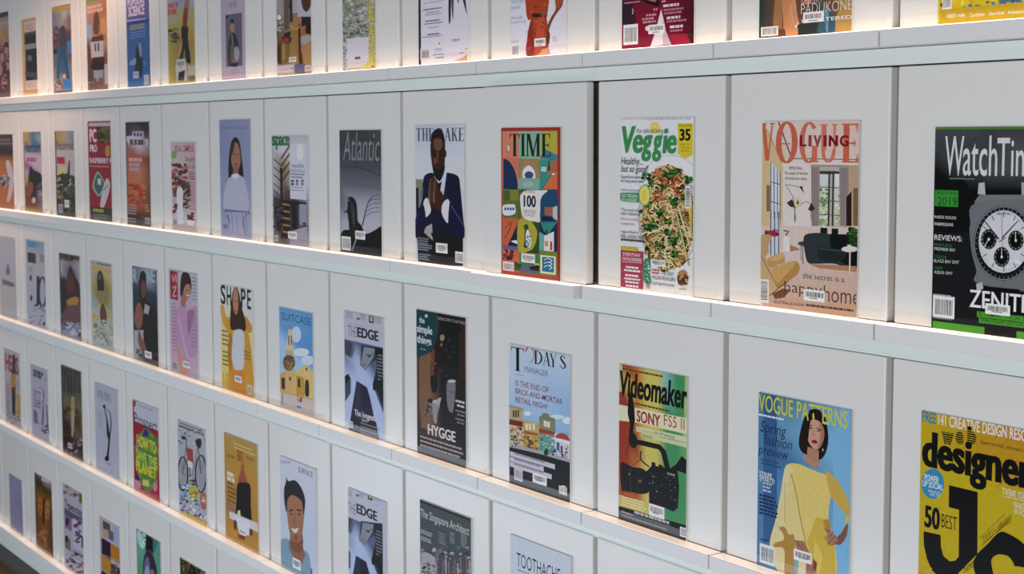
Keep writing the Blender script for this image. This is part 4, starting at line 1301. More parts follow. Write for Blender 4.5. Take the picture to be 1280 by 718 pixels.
R(170, 130, 295, 270, 'b8983c'); R(200, 140, 245, 255, '7a4a2c'); SPK(170, 130, 295, 270, 36, ['7a4a2a', 'c8a850', '5c3a20', 'd8c89c'], 6, 14, 4)
R(305, 125, 432, 300, '6aa08c'); SPK(305, 130, 432, 300, 50, ['88b8b0', '4a8a78', 'c4d4d0', '2f5f50', '7a8ac0'], 6, 15, 5)
S([(440, 150), (460, 122), (505, 115), (545, 140), (562, 180), (500, 165)], 'b8483c'); R(440, 155, 562, 180, 'd8dce4')
R(450, 190, 475, 260, '4a6a8a'); L([(490, 225), (500, 320)], 14, '3c3a44'); SPK(470, 220, 550, 340, 20, ['5a5a68', 'a84c44', 'd0d4dc', '3a3a44'], 6, 12, 6)
P([(55, 195), (160, 225), (300, 265), (560, 335), (560, 375), (50, 245)], 'a8a4ac')
P([(340, 280), (360, 240), (380, 260), (378, 300), (350, 310)], '1f4a2c'); SPK(60, 130, 110, 230, 14, ['3c2a28', '7a2c28'], 8, 14, 8); SPK(420, 250, 450, 310, 8, ['2f4a30'], 8, 12, 9)
P([(48, 232), (300, 290), (570, 368), (570, 720), (48, 720)], '231d1e')
for y, xr in ((272, 436), (318, 340), (362, 408)):
    R(52, y - 4, xr, y + 36, 'c6c0cc')
    G(90, y + 10, xr - 20, 1, 10, 12, '8a8290')
BC(88, 405, 160, 510, 'c4c0c8', '8a8890'); R(470, 560, 540, 630, 'c8c6b8'); SPK(475, 565, 538, 630, 12, ['a8a890', 'e0e0d4'], 6, 12, 3)
STICK(246, 450, 366, 532)

# --- hygge kitchen
MAG(3, -4, 'dark homely magazine with enamel jugs', 'dark brown magazine with a teal badge in its corner and white enamel jugs', 520.8, 582, 387, '33231d', '2c2a28')
F(515, 380, 6.84)
GRID(40, 48, 462, 1400, 'abbcb/abbcd/fbbcd/ffbcc/ffbcc/ffbcc/gfbbb/gggbb/hhhhh/hhhhh', {'a': '3a2a24', 'b': '2c2422', 'c': '2a2a26', 'd': '4a3228', 'f': '8a6248', 'g': '4c3a30', 'h': '34241d'})
P([(75, 400), (165, 410), (160, 1080), (78, 1060)], '87624a'); P([(48, 400), (62, 402), (62, 1040), (48, 1040)], '5a4038')
S([(185, 60), (250, 80), (240, 400), (200, 720), (160, 690), (160, 480)], '351c1a'); P([(160, 440), (180, 380), (195, 400), (185, 600), (160, 640)], '7a4a38'); SPK(155, 460, 200, 640, 24, ['a07058', '4a2c24', '2a1a18'], 5, 10, 4)
S([(320, 120), (400, 140), (420, 300), (400, 560), (330, 600), (260, 480), (290, 300)], '1f2320'); SPK(250, 300, 440, 660, 70, ['232a26', '33352f', '1a1a1a', '443a34'], 10, 26, 3)
E(258, 290, 20, 28, '9a8478'); E(252, 350, 10, 14, '8a7468'); R(405, 240, 462, 640, '4a3026'); L([(430, 200), (432, 640)], 8, '33231d')
S([(38, 40), (200, 60), (228, 180), (212, 300), (165, 400), (95, 442), (30, 425)], '1d4c50')
T('the', 62, 160, 108, 50, 'c4ccd0', 0.03); T('simple', 42, 238, 174, 62, 'c4ccd0', 0.04); T('things', 42, 328, 166, 62, 'c4ccd0', 0.04); E(122, 104, 12, 15, 'c4ccd0'); G(72, 380, 128, 1, 8, 9, '8aa8ac')
T('TAKING TIME TO LIVE WELL', 216, 134, 455, 24, 'b4a8a4', 0.005)
F(515, 480, 6.84)
S([(160, -60), (215, -40), (215, 40), (190, 80), (165, 50)], '2a1614')
S([(305, -20), (365, -20), (372, 60), (362, 160), (350, 240), (325, 240), (305, 190), (295, 80)], '837a80'); L([(300, 60), (370, 82)], 4, '453c40'); E(340, -22, 36, 14, 'b8b4b8')
S([(175, 150), (240, 158), (218, 260), (212, 330), (192, 335), (180, 280)], '9a949a'); E(212, 152, 34, 16, 'b4aeb2'); L([(155, 150), (165, 250)], 8, 'a49a9a', True); E(155, 145, 20, 20, '2a2422'); SPK(105, 190, 170, 280, 20, ['3a3434', '6a5a54', '8a7a74'], 8, 16, 5)
S([(220, 130), (250, 120), (240, 160), (215, 180)], 'b0a8a8')
for i, y in enumerate((135, 175, 220, 255, 290, 322)):
    G(372 + (i % 2) * 14, y, 458, 1, 10, 18 if i < 2 else 13, 'c8c4c4' if i < 2 else '94888a')
R(48, 430, 470, 720, '35241c')
T('HYGGE', 136, 428, 372, 84, 'd2cdcc', 0.035)
G(70, 440, 440, 3, 36, 17, 'a89c98')

# --- skyscrapers from below
def edge_cover(fx, sc_a, dy):
    F(*fx)
    q = lambda v: v * sc_a
    R(q(45), q(70), q(436), q(365), 'b9bac8')
    G(q(60), q(80), q(135), 4, q(16), q(8), '8a8a98'); E(q(182), q(150), q(16), q(12), '4a6a6a'); G(q(198), q(100), q(262), 4, q(16), q(8), '8a8a98'); R(q(288), q(118), q(334), q(188), '5a5238'); R(q(302), q(128), q(322), q(172), 'c8bc90'); G(q(340), q(128), q(420), 4, q(17), q(8), '8a8a98')
    G(q(80), q(186), q(290), 1, q(8), q(6), 'a4a4b2')
    T('THE', q(80), q(318), q(166), q(106), '6a6a80', -0.018); T('EDGE', q(172), q(326), q(384), q(92), '171a18', 0.05)
    GRID(q(45), q(352), q(440), q(1420), 'abbb/cdbb/dddb/dedd/deed/eeed/eeee', {'a': '3a4a6a', 'b': '5a6a8a', 'c': '7a8ab0', 'd': 'aebcdc', 'e': 'b4c0da'})
    P([(q(48), q(375)), (q(130), q(395)), (q(146), q(455)), (q(118), q(545)), (q(48), q(495))], '4c525c'); P([(q(130), q(395)), (q(146), q(455)), (q(118), q(545)), (q(100), q(530))], '6a707c')
    P([(q(215), q(412)), (q(440), q(440)), (q(440), q(480)), (q(360), q(560)), (q(300), q(600)), (q(255), q(665)), (q(200), q(610))], '3f4658'); P([(q(240), q(430)), (q(350), q(450)), (q(330), q(540)), (q(255), q(660)), (q(205), q(600))], '8a909c'); P([(q(260), q(500)), (q(295), q(540)), (q(335), q(480)), (q(300), q(515))], '23262c'); L([(q(230), q(600)), (q(260), q(612))], q(8), '3a3c40')
    P([(q(345), q(440)), (q(440), q(445)), (q(440), q(900)), (q(330), q(860)), (q(325), q(810)), (q(370), q(620))], '23262c'); G(q(365), q(500), q(432), 12, q(34), q(16), '7a8088', 1.0, 2)


def edge_foot(fx, sc_a):
    F(*fx)
    q = lambda v: v * sc_a
    P([(q(48), q(40)), (q(85), q(20)), (q(108), q(70)), (q(108), q(210)), (q(52), q(300))], '4a5160'); P([(q(48), q(60)), (q(85), q(20)), (q(100), q(60)), (q(60), q(130))], '24262a')
    P([(q(325), q(130)), (q(440), q(60)), (q(440), q(430))], '14181c'); P([(q(345), q(180)), (q(400), q(300)), (q(440), q(430)), (q(440), q(380)), (q(370), q(190))], '3f5a7a')
    P([(q(165), q(90)), (q(270), q(155)), (q(300), q(260)), (q(390), q(690)), (q(80), q(620))], '2c3044'); P([(q(205), q(115)), (q(215), q(560)), (q(140), q(560)), (q(160), q(100))], '383c54'); P([(q(120), q(460)), (q(360), q(500)), (q(395), q(690)), (q(85), q(600))], '2e2226')


MAG(3, -5, 'magazine with towers seen from below, in the third row', 'lilac-white magazine with towers seen from below, standing under the bird sculpture cover', 430.3, 478.8, 388.5, 'b4bccf', 'b8bccc')
edge_cover((425, 380, 7.98), 1.0, 0)
edge_foot((425, 465, 7.98), 1.0)
T('The longest', 145, 430, 345, 56, 'd4d2d6', 0.02); T('yard', 215, 490, 272, 34, 'c8c4c8', 0.02); G(205, 505, 430, 5, 32, 9, '9a98a8')
BC(80, 485, 128, 548, 'd2d0d4', '4a4a54')

# --- church tower
MAG(3, -6, 'travel magazine with a church tower', 'travel magazine with a cream church tower and yellow houses under blue sky', 349.5, 391, 384, '8fbde0', 'a8b8c8')
F(340, 380, 4.95)
GRID(45, 20, 256, 700, 'aab/aab/cbb/ccb/ccc/ddc/eee/eee', {'a': '6ba2d0', 'b': '5c9cd4', 'c': 'a4c4e4', 'd': 'c4d0dc', 'e': 'c9bcb8'})
E(150, 190, 30, 50, 'c0d0e0'); E(180, 300, 50, 26, 'd0d8e2'); E(220, 350, 40, 30, 'c8d4e2')
T('SUITCASE', 58, 96, 240, 44, '35557c', -0.005)
P([(50, 430), (80, 420), (255, 470), (255, 600), (48, 545)], 'c9a45c')
P([(84, 400), (145, 410), (145, 560), (82, 545)], 'd0b070'); S([(98, 175), (108, 150), (122, 175), (130, 250), (132, 310), (90, 310), (92, 240)], 'd2c2a4'); L([(108, 130), (108, 160)], 5, 'a85a4a')
for x in (100, 116):
    R(x, 195, x + 7, 255, '6a5a4c')
S([(68, 350), (100, 310), (140, 345), (138, 390), (110, 415), (78, 400)], '8a6a42'); SPK(70, 325, 140, 400, 30, ['5a4430', 'a8885c', '6a5038'], 5, 10, 3); P([(90, 285), (132, 290), (136, 320), (86, 315)], 'c4ac84')
P([(145, 430), (180, 395), (215, 375), (255, 430), (255, 590), (145, 560)], 'd8bc74'); P([(150, 440), (200, 460), (200, 575), (150, 560)], 'c0973c')
R(58, 455, 80, 525, '54402c'); R(160, 460, 174, 515, '3f3420'); S([(205, 490), (215, 468), (228, 490), (228, 570), (205, 565)], '3c3a2a'); E(112, 465, 6, 14, '4a4030'); E(214, 405, 5, 12, '5a4a34')
P([(48, 545), (256, 600), (256, 690), (48, 660)], 'c8b8b4'); SPK(150, 565, 182, 610, 14, ['9a4a3c', 'b8685a', '7a3a30'], 6, 10, 4); R(152, 620, 188, 650, 'c2c4cc'); G(154, 628, 186, 1, 8, 14, '5a6270'); L([(65, 555), (65, 620)], 8, '8a8a8a')

# --- yellow jacket
MAG(3, -7, 'yellow fitness magazine', 'yellow fitness magazine with a long-haired woman in a yellow jacket and white top', 276, 316.3, 356, 'd2cfc2', 'd8d4c8')
F(265, 345, 4.63)
GRID(48, 48, 232, 690, 'aaa/aaa/aba/bbb/cbb/cbb/cdb/dde/dde', {'a': 'cfd0d0', 'b': 'd6cc92', 'c': 'dccb74', 'd': 'd8b43c', 'e': 'd09a34'})
for ch, a, b, bl, h in (('S', 50, 80, 158, 105), ('H', 86, 112, 168, 104), ('P', 168, 196, 180, 105), ('E', 204, 226, 190, 110)):
    T(ch, a, bl, b, h, '262a28', 0.03)
S([(48, 180), (66, 170), (80, 230), (110, 250), (115, 320), (70, 290), (55, 240)], 'd2a03c'); S([(190, 230), (230, 290), (225, 330), (195, 310)], 'c98f38')
S([(75, 270), (120, 260), (185, 290), (210, 330), (232, 480), (232, 690), (100, 700), (100, 500), (110, 400)], 'd2982f'); S([(105, 330), (120, 400), (110, 560), (90, 450)], 'b87c28')
S([(112, 150), (120, 90), (138, 62), (155, 90), (172, 180), (195, 270), (190, 320), (150, 310), (110, 310), (105, 240)], '4a2c20'); S([(120, 130), (128, 80), (145, 75), (152, 120), (152, 190), (140, 225), (125, 200)], 'b88462')
L([(122, 145), (132, 143)], 4, '3a2018'); L([(140, 147), (150, 150)], 4, '3a2018'); E(137, 205, 8, 4, '9a4a44')
S([(128, 320), (180, 320), (188, 420), (180, 540), (140, 550), (115, 480), (118, 390)], 'c9c9ce'); P([(110, 548), (185, 545), (195, 700), (110, 700)], 'd48a28')
G(58, 310, 98, 4, 25, 12, '8a7a40'); G(60, 430, 98, 4, 24, 12, '8a7a40'); G(185, 430, 225, 3, 20, 12, 'a07c38'); T('10', 66, 625, 98, 70, 'b89a3c', 0.0)
BC(205, 630, 232, 682, 'd0ccc8', '6a6660'); STICK(132, 575, 172, 610)

# --- pink jumper
MAG(3, -8, 'magazine with a person in a pink jumper', 'pale grey magazine with a red corner panel and a person in a pink jumper', 212, 247, 337, 'b8b4bc', 'b0acb4')
F(205, 330, 4.945)
GRID(36, 40, 210, 700, 'aaa/aba/aca/cca/ccb/ccb/dcb/dcb/ebb', {'a': 'b8b8c0', 'b': 'b4b0bc', 'c': 'c49ab8', 'd': 'c8a4ac', 'e': 'b4b0b4'})
R(36, 40, 84, 215, 'a82c38'); L([(50, 70), (60, 110), (72, 60), (78, 120)], 8, 'd88a94', True); L([(52, 150), (74, 140), (56, 200), (80, 196)], 8, 'd0a0a8', True)
S([(100, 180), (108, 70), (135, 50), (160, 75), (170, 140), (160, 200), (120, 230)], '3f261f'); S([(118, 180), (135, 130), (158, 130), (166, 180), (150, 215), (125, 240)], 'b5806a'); S([(108, 200), (135, 200), (125, 290), (105, 260)], 'a87460')
L([(135, 165), (148, 160)], 5, '3a221c'); E(148, 195, 9, 5, 'd8c8c8')
S([(75, 300), (110, 260), (145, 290), (190, 260), (208, 300), (210, 480), (200, 560), (160, 590), (120, 560), (85, 480)], 'bf92b4'); S([(145, 300), (190, 300), (160, 420), (150, 440)], 'a87098'); L([(90, 330), (140, 560), (170, 585)], (8, 14), 'c8a8c4', True)
S([(75, 480), (110, 560), (160, 610), (140, 690), (100, 680), (85, 590)], 'c8948c')
G(50, 240, 78, 14, 22, 8, '8a8498'); G(170, 80, 208, 7, 22, 9, '94909c'); G(165, 330, 205, 8, 24, 10, '9a88a4'); BC(50, 600, 84, 650, 'b8b0b8', '5a5660'); STICK(118, 598, 158, 636)

# --- athlete in dark kit
MAG(3, -9, 'dark magazine with a crouching athlete', 'dark blue and green magazine with a crouching athlete in black and red-brown light', 166.3, 197, 333, '3a3a3c', '33343a')
F(158, 325, 5.12)
GRID(40, 42, 198, 690, 'aba/aba/ccc/ddd/eee/eee/ffe/fff/gff/gfb', {'a': '5a6878', 'b': '94a0b0', 'c': '33435c', 'd': '2c3a40', 'e': '35402f', 'f': '3a322e', 'g': '9a9aa6'})
for x, ch in ((42, 'R'), (128, 'N'), (158, 'E')):
    T(ch, x, 140, x + 26, 84, 'a8b4c4', 0.04)
S([(80, 160), (88, 90), (105, 70), (125, 95), (128, 160), (125, 240), (110, 265), (85, 230)], '241a18'); S([(92, 160), (110, 130), (126, 165), (120, 235), (100, 240)], '7a4434')
S([(70, 280), (120, 250), (160, 290), (195, 330), (190, 450), (120, 460), (70, 450), (55, 350)], '2a2020'); S([(68, 285), (90, 280), (105, 350), (95, 430), (70, 440), (50, 380)], '94614c'); P([(120, 280), (150, 300), (140, 350), (110, 340)], 'a8a4ac')
P([(50, 450), (110, 450), (110, 600), (50, 640)], 'a8a8b0'); S([(80, 450), (100, 500), (135, 570), (110, 600), (75, 530)], '8a5a48'); S([(110, 460), (190, 450), (205, 600), (205, 690), (150, 660), (125, 560)], '1e1a1a'); SPK(140, 600, 205, 680, 16, ['7a3a24', '5a2c20', '33241e'], 10, 20, 3); SPK(52, 570, 110, 620, 14, ['4a4a50', '6a6a74'], 8, 14, 4)
STICK(118, 580, 160, 622)

# --- far covers of the third row
MAG(3, -10, 'collage magazine', 'pale collage magazine of ochre and mint blocks with two figures', 114.2, 140.5, 326, 'b8b29a', 'b0aa94')
F(65, 310, 5.32)
GRID(262, 90, 400, 680, 'aab/bcb/cdc/ede/fdf/gcf/ggc/cgh/ahb/ggb/bgg', {'a': 'b8a878', 'b': 'b4b0a8', 'c': 'c0a86c', 'd': '8a7a54', 'e': 'a89a60', 'f': '9aa894', 'g': 'a8b8b8', 'h': 'a88a58'})
R(265, 95, 402, 115, 'b4aca0'); G(300, 98, 395, 1, 8, 10, '6a6460'); R(265, 125, 400, 150, 'c4a45c')
S([(300, 260), (302, 180), (320, 150), (340, 190), (346, 280), (325, 300), (308, 290)], '3a2f26'); E(318, 195, 8, 20, '8a6248'); S([(300, 290), (350, 285), (375, 270), (372, 360), (345, 380), (305, 350)], '94844c')
R(380, 330, 405, 390, 'a0a060'); R(268, 330, 300, 390, '9aa8a4'); S([(318, 440), (330, 375), (350, 390), (365, 460), (350, 520), (330, 510)], '6a4a2c'); R(268, 440, 310, 470, 'c8a85c'); SPK(270, 480, 405, 650, 50, ['a8b4b4', '8aa0a4', 'b8b4a4', '7a7a68', 'c4c0b4'], 8, 18, 5); L([(340, 570), (375, 650)], 8, '6a7a80')

MAG(3, -11, 'magazine with a dark red pointed figure', 'dark magazine with a pointed reddish figure, white shapes and a yellow patch', 75.2, 100.5, 316.5, '3a2c2c', '33262a')
F(65, 310, 5.32)
GRID(52, 35, 195, 600, 'aaa/bcb/bdb/ddb/edd/edd/eff/ggf/ggf/hhe/hhh', {'a': '5a3a34', 'b': 'b0aab0', 'c': '8a7a7c', 'd': '4a2420', 'e': '241c24', 'f': '8a6030', 'g': '6a4a54', 'h': '9494ac'})
R(52, 38, 182, 58, '6a4034'); SPK(55, 55, 180, 80, 16, ['33262a', '1c181c'], 6, 12, 2)
S([(85, 320), (100, 200), (122, 120), (150, 180), (180, 240), (185, 320), (130, 350)], '45221f'); S([(95, 230), (120, 170), (150, 220), (140, 290), (105, 290)], '6a3028'); S([(60, 240), (90, 240), (90, 400), (60, 420)], '17141a')
S([(100, 350), (150, 325), (180, 345), (150, 400), (110, 380)], 'b8842c'); S([(80, 420), (130, 380), (180, 400), (190, 500), (130, 510), (90, 480)], '6f4c50'); SPK(75, 490, 190, 590, 40, ['b4b4c8', '8a8aa8', '4a4a60', 'c4c0cc'], 8, 18, 4)

MAG(3, -12, 'white magazine with a large black numeral', 'white magazine with a blue strip and two large black figures', 33, 56.5, 299, 'b0b0bc', 'acacb4')
F(0, 290, 5.986)
GRID(200, 60, 350, 705, 'aab/ccc/ccd/ddd/ddd/ddd/eed', {'a': '6a9ab4', 'b': '9ab0c0', 'c': 'b4b0b4', 'd': 'b0b0c0', 'e': 'b4a8c0'})
R(204, 68, 265, 108, '4a94b8'); R(205, 150, 268, 225, '5a5054'); G(208, 158, 265, 3, 24, 16, '241f26'); R(295, 165, 335, 225, '94909c'); R(215, 258, 245, 300, '8aa0c4')
L([(278, 335), (285, 340), (285, 540), (262, 560)], (20, 26), '26282e'); RING(318, 450, 26, 110, 14, '3a3c44'); E(230, 345, 9, 24, '33353c'); E(234, 495, 9, 22, '33353c'); SPK(225, 560, 345, 690, 30, ['8a8ab0', 'a49ac0', '6a6a88', 'c0bcc8'], 6, 14, 3); E(328, 690, 10, 12, '33333c')

MAG(3, -13, 'plain off-white magazine', 'almost plain off-white magazine with a small grey title in the middle', 0, 20, 295, 'b0b0b6', 'b0aeb0')
F(0, 290, 5.986)
GRID(-5, 40, 125, 640, 'aa/aa/bb/bb', {'a': 'b0b0bc', 'b': 'b4b0b0'})
S([(45, 310), (52, 250), (65, 245), (75, 310), (60, 325)], '7a788a'); P([(18, 350), (110, 385), (112, 418), (18, 390)], '8a8a98'); G(20, 362, 108, 2, 18, 12, '5a5a6a')

# ================================================================== fourth row of magazines
MAG(4, -3, 'white dental magazine', 'white magazine with a single dark spaced title, partly below the picture edge', 637.8, 713.5, 668, 'c6ccd8', 'c8ccd4')
F(600, 580, 4.267)
T('TOOTHACHE', 196, 545, 428, 72, '262a33', -0.004)
G(200, 560, 420, 1, 10, 10, '9aa0b0')
MAG(4, -4, 'architecture magazine with a city', 'grey-green architecture magazine with pale serif title over a city of towers', 525.2, 588.5, 625, '48524f', '3a3f3e')
F(515, 615, 6.975)
GRID(70, 66, 510, 1600, 'aaa/bbb/bbb/ccc/dcc/dee/fee/fff/fff/fff/fff', {'a': '4a5652', 'b': '495552', 'c': '50585a', 'd': '5a4a50', 'e': '6a6470', 'f': '7a7480'})
R(70, 66, 520, 92, '1d1a1c'); T('The Singapore Architect', 74, 215, 498, 68, 'b8c0c0', 0.012)
G(76, 325, 195, 2, 20, 14, '9aa4a8'); G(78, 385, 195, 2, 20, 14, '9aa4a8'); G(232, 350, 300, 4, 22, 12, '788488'); G(330, 350, 375, 5, 20, 10, '8a9496'); G(425, 350, 480, 7, 19, 10, '8a9496'); G(240, 440, 300, 1, 10, 8, '9aa0a0')
SPK(70, 480, 510, 1200, 260, ['8a8490', '4a424a', '6a5a64', 'a8a4b0', '3c3840', '7a6a70', '5a6a8a'], 8, 24, 7)
for i, x in enumerate(range(80, 500, 26)):
    R(x, 520 + (i * 37) % 90 + x * 0.05, x + 14, 1200, ['a49ea8', '7a7484', '5a5460', '8a6a64'][i % 4])
S([(80, 600), (100, 530), (160, 545), (200, 590), (205, 720), (80, 720)], 'a8a4ac'); SPK(85, 620, 200, 760, 40, ['6a4a40', '3a2c2c', '8a7a7c'], 8, 16, 2)
MAG(4, -5, 'magazine with towers seen from below, in the fourth row', 'lilac-white magazine with towers seen from below, standing under its twin cover', 435.6, 482, 610, 'b4bccf', 'b8bccc')
edge_cover((425 + 45 / 7.98 * 0 - 0.2, 601.6, 8.25), 1.0, 0)
edge_foot((425, 601.6 + 85 * 7.98 / 8.25, 8.25), 1.0)

MAG(4, -6, 'white magazine with a smiling man', 'white magazine with a smiling dark-haired man in a pale blue vest', 350.3, 395, 570, 'c4c8d4', 'c4c8d2')
F(340, 560, 4.55)
GRID(46, 45, 250, 760, 'aa/aa/bb/bb/bb', {'a': 'c6c8d6', 'b': 'bcc6d8'})
T('GLOBAL ISSUE', 48, 88, 105, 14, '5a5a6a', 0.01, y1=88); T('SURFACE', 150, 138, 230, 30, '5a5c6a', 0.01)
S([(48, 540), (90, 520), (130, 545), (175, 580), (212, 620), (216, 800), (46, 740)], '7f9fb4'); P([(95, 530), (175, 560), (190, 610), (170, 660), (130, 640), (100, 580)], '9a6a52')
S([(108, 470), (168, 480), (175, 570), (150, 600), (110, 560)], '8a5a44')
S([(82, 280), (110, 250), (160, 270), (182, 340), (180, 420), (165, 520), (135, 540), (105, 500), (88, 400)], 'a87458')
S([(72, 320), (68, 240), (80, 190), (78, 165), (95, 190), (130, 185), (165, 225), (188, 290), (186, 350), (178, 380), (170, 310), (140, 280), (110, 270), (88, 300), (84, 370)], '2c1d19')
L([(96, 362), (122, 352)], 8, '3a231b'); L([(140, 352), (168, 360)], 8, '3a231b'); E(110, 378, 9, 4, '2a1812'); E(155, 378, 9, 4, '2a1812'); L([(130, 380), (124, 430), (138, 436)], 5, '84543c')
S([(110, 455), (130, 462), (150, 455), (142, 480), (125, 484)], 'd4c8c4'); L([(106, 452), (128, 460), (154, 452)], 3, '7a3a30'); S([(120, 500), (150, 500), (140, 535)], '8f5e46')
L([(224, 690), (226, 730)], 8, '5a6070'); STICK(118, 622, 162, 680, 'dadce4')

MAG(4, -7, 'amber magazine with a figure in black', 'amber magazine with a figure in black robes and a white lower band', 281, 322, 541, 'b98a3c', 'b08a44')
F(270, 530, 4.49)
GRID(55, 48, 235, 700, 'aba/bbb/bcb/ccc/ddc/dcc/cdc/ccc/bca', {'a': 'b49a60', 'b': 'b8903c', 'c': 'bf8c38', 'd': 'a87c40'})
G(100, 105, 225, 2, 22, 8, 'd0b87c'); G(62, 165, 110, 1, 10, 18, '9a7438'); G(170, 180, 225, 1, 10, 18, '9a7438'); T('80', 118, 205, 152, 62, 'a04a28', 0.02)
S([(125, 320), (140, 260), (150, 220), (160, 270), (175, 330), (165, 400), (130, 390)], 'a05a34'); E(150, 245, 10, 26, 'a06840'); L([(150, 200), (150, 235)], 12, 'b8743c')
S([(120, 340), (150, 330), (192, 345), (195, 460), (195, 560), (115, 540), (115, 430)], '1f1612'); P([(120, 490), (135, 485), (138, 520), (122, 515)], 'd4ccc4')
G(62, 265, 112, 2, 28, 22, 'd8ccc0'); G(65, 325, 112, 5, 24, 9, '6a4a28'); G(62, 440, 110, 2, 22, 10, '8a6a90')
P([(75, 490), (235, 560), (235, 610), (75, 530)], 'd0c8c8'); P([(110, 520), (190, 550), (185, 630), (130, 610)], 'd4d4dc'); P([(100, 540), (115, 545), (115, 600), (100, 590)], '6a3a20'); P([(190, 590), (205, 595), (205, 630), (190, 625)], '6a3a20'); P([(120, 620), (165, 632), (160, 655), (130, 645)], '943a34')
L([(60, 50), (100, 62)], 10, '5a4a34'); STICK(130, 585, 168, 615)

MAG(4, -8, 'bicycle magazine', 'pale magazine with a loaded bicycle drawing and a yellow foot strip', 222.8, 257.3, 525, 'b4b4c0', 'aeb0b8')
F(210, 515, 4.95)
GRID(64, 50, 240, 720, 'aaa/bbb/bab/bbb/bbb/abc/abb/ddd/ddd', {'a': 'b0b4bc', 'b': 'a8acb8', 'c': 'b0a8a8', 'd': 'bcbcc8'})
L([(66, 85), (222, 142)], 11, '8a5048'); G(70, 62, 220, 1, 8, 8, '5a5a68')
SPK(70, 110, 235, 200, 30, ['8a8e98', '6a6a74', 'c0c0c8', '7a6a60'], 5, 12, 3)
RING(92, 385, 30, 105, 9, '2c2a30'); RING(204, 385, 34, 115, 9, '2c2a30'); E(92, 385, 26, 98, '9a9ca8'); E(204, 385, 30, 108, '9a9ca8')
for a in (-1, 0, 1):
    L([(92, 385), (92 + 18 * a, 385 - 80)], 2, '6a6a74'); L([(204, 385), (204 + 20 * a, 385 - 88)], 2, '6a6a74')
L([(92, 385), (112, 215), (185, 210), (150, 400), (92, 385)], 6, '8a7048'); L([(185, 200), (204, 385)], 6, '7a6440'); L([(112, 160), (114, 230), (140, 400)], 6, '6a5a44'); R(118, 220, 155, 305, 'a84a4c'); R(122, 300, 150, 340, 'd0ccd0'); P([(80, 150), (105, 150), (110, 175), (85, 170)], '3a4a44'); S([(168, 180), (195, 165), (208, 185), (200, 225), (180, 215)], '3a3c30')
SPK(120, 390, 165, 460, 16, ['6a5a30', '4a3c2a', '8a3a38'], 5, 12, 4); SPK(72, 450, 125, 530, 26, ['4a7ab0', '7aa8d0', '2f3a50', 'c4ccd8'], 8, 14, 5)
S([(130, 470), (185, 470), (180, 530), (158, 555), (138, 530)], 'b8b03c'); SPK(135, 475, 182, 540, 16, ['6a8a3c', 'd8c850', '8a5a2c'], 5, 10, 6); S([(200, 510), (235, 510), (236, 600), (205, 590)], 'b86a5c'); R(210, 520, 232, 560, 'b8a04a')
SPK(70, 540, 236, 670, 60, ['5a5a68', 'd0d0d8', '8a8aa8', '33333c', '7a94b8', '9a5a60'], 5, 12, 7); P([(74, 610), (240, 680), (240, 730), (74, 645)], 'c8a83c')

MAG(4, -9, 'red magazine with a green globe of words', 'red magazine with yellow words over a green globe and a white title band', 166.8, 198.3, 500, 'a8243c', 'b0a8b0')
F(155, 490, 5.127)
R(62, 40, 222, 190, 'b8b8c6'); R(62, 185, 222, 700, 'ac2440')
T('Prospect', 66, 200, 212, 70, '4a4250', 0.01); G(90, 80, 210, 1, 10, 8, '94909c'); L([(66, 95), (75, 45)], 12, '8a4a3c')
S([(78, 330), (110, 260), (145, 235), (190, 285), (215, 380), (215, 520), (190, 610), (150, 650), (110, 570), (75, 470)], '5f8a3c'); S([(120, 280), (140, 235), (160, 285), (140, 300)], '3a3a8a')
SPK(80, 270, 210, 620, 70, ['4a8a34', '7a9a3c', '3a6a8a', 'a8a03c', '5a9a50'], 10, 22, 4)
T('HOW TO', 82, 345, 205, 70, 'c4c040', 0.05); T('SAVE THE', 78, 425, 212, 56, 'b0c44a', 0.05); T('PLANET', 78, 500, 208, 66, 'c8c43c', 0.05)
E(85, 570, 14, 40, '4a2a70'); P([(120, 560), (160, 570), (160, 610), (120, 600)], 'c0c06a'); R(70, 560, 105, 610, 'c08a9c'); E(200, 610, 14, 30, 'c08a94'); P([(62, 610), (222, 665), (222, 690), (62, 640)], 'c0506a')

MAG(4, -10, 'white magazine with a thin black drawing', 'white magazine with a grey title and a thin black drawn stem', 119.3, 148, 478, 'aeb0bf', 'aeb0ba')
F(110, 470, 5.52)
T('POETRY', 66, 148, 160, 54, '5a5a6c', 0.0, serif=True)
E(112, 212, 10, 12, '33303a'); L([(112, 215), (135, 330), (145, 440), (140, 520), (132, 580)], (6, 16), '26232a', True); L([(120, 220), (152, 260), (158, 340), (148, 440)], (3, 10), '3a3640', True); L([(130, 300), (134, 400), (145, 450)], 9, '33303a'); S([(115, 565), (140, 550), (145, 580), (125, 590)], '2a272e')
G(74, 250, 100, 6, 18, 7, '94909f'); G(130, 600, 160, 1, 10, 8, '7a7888'); E(166, 660, 4, 8, '7a7888')

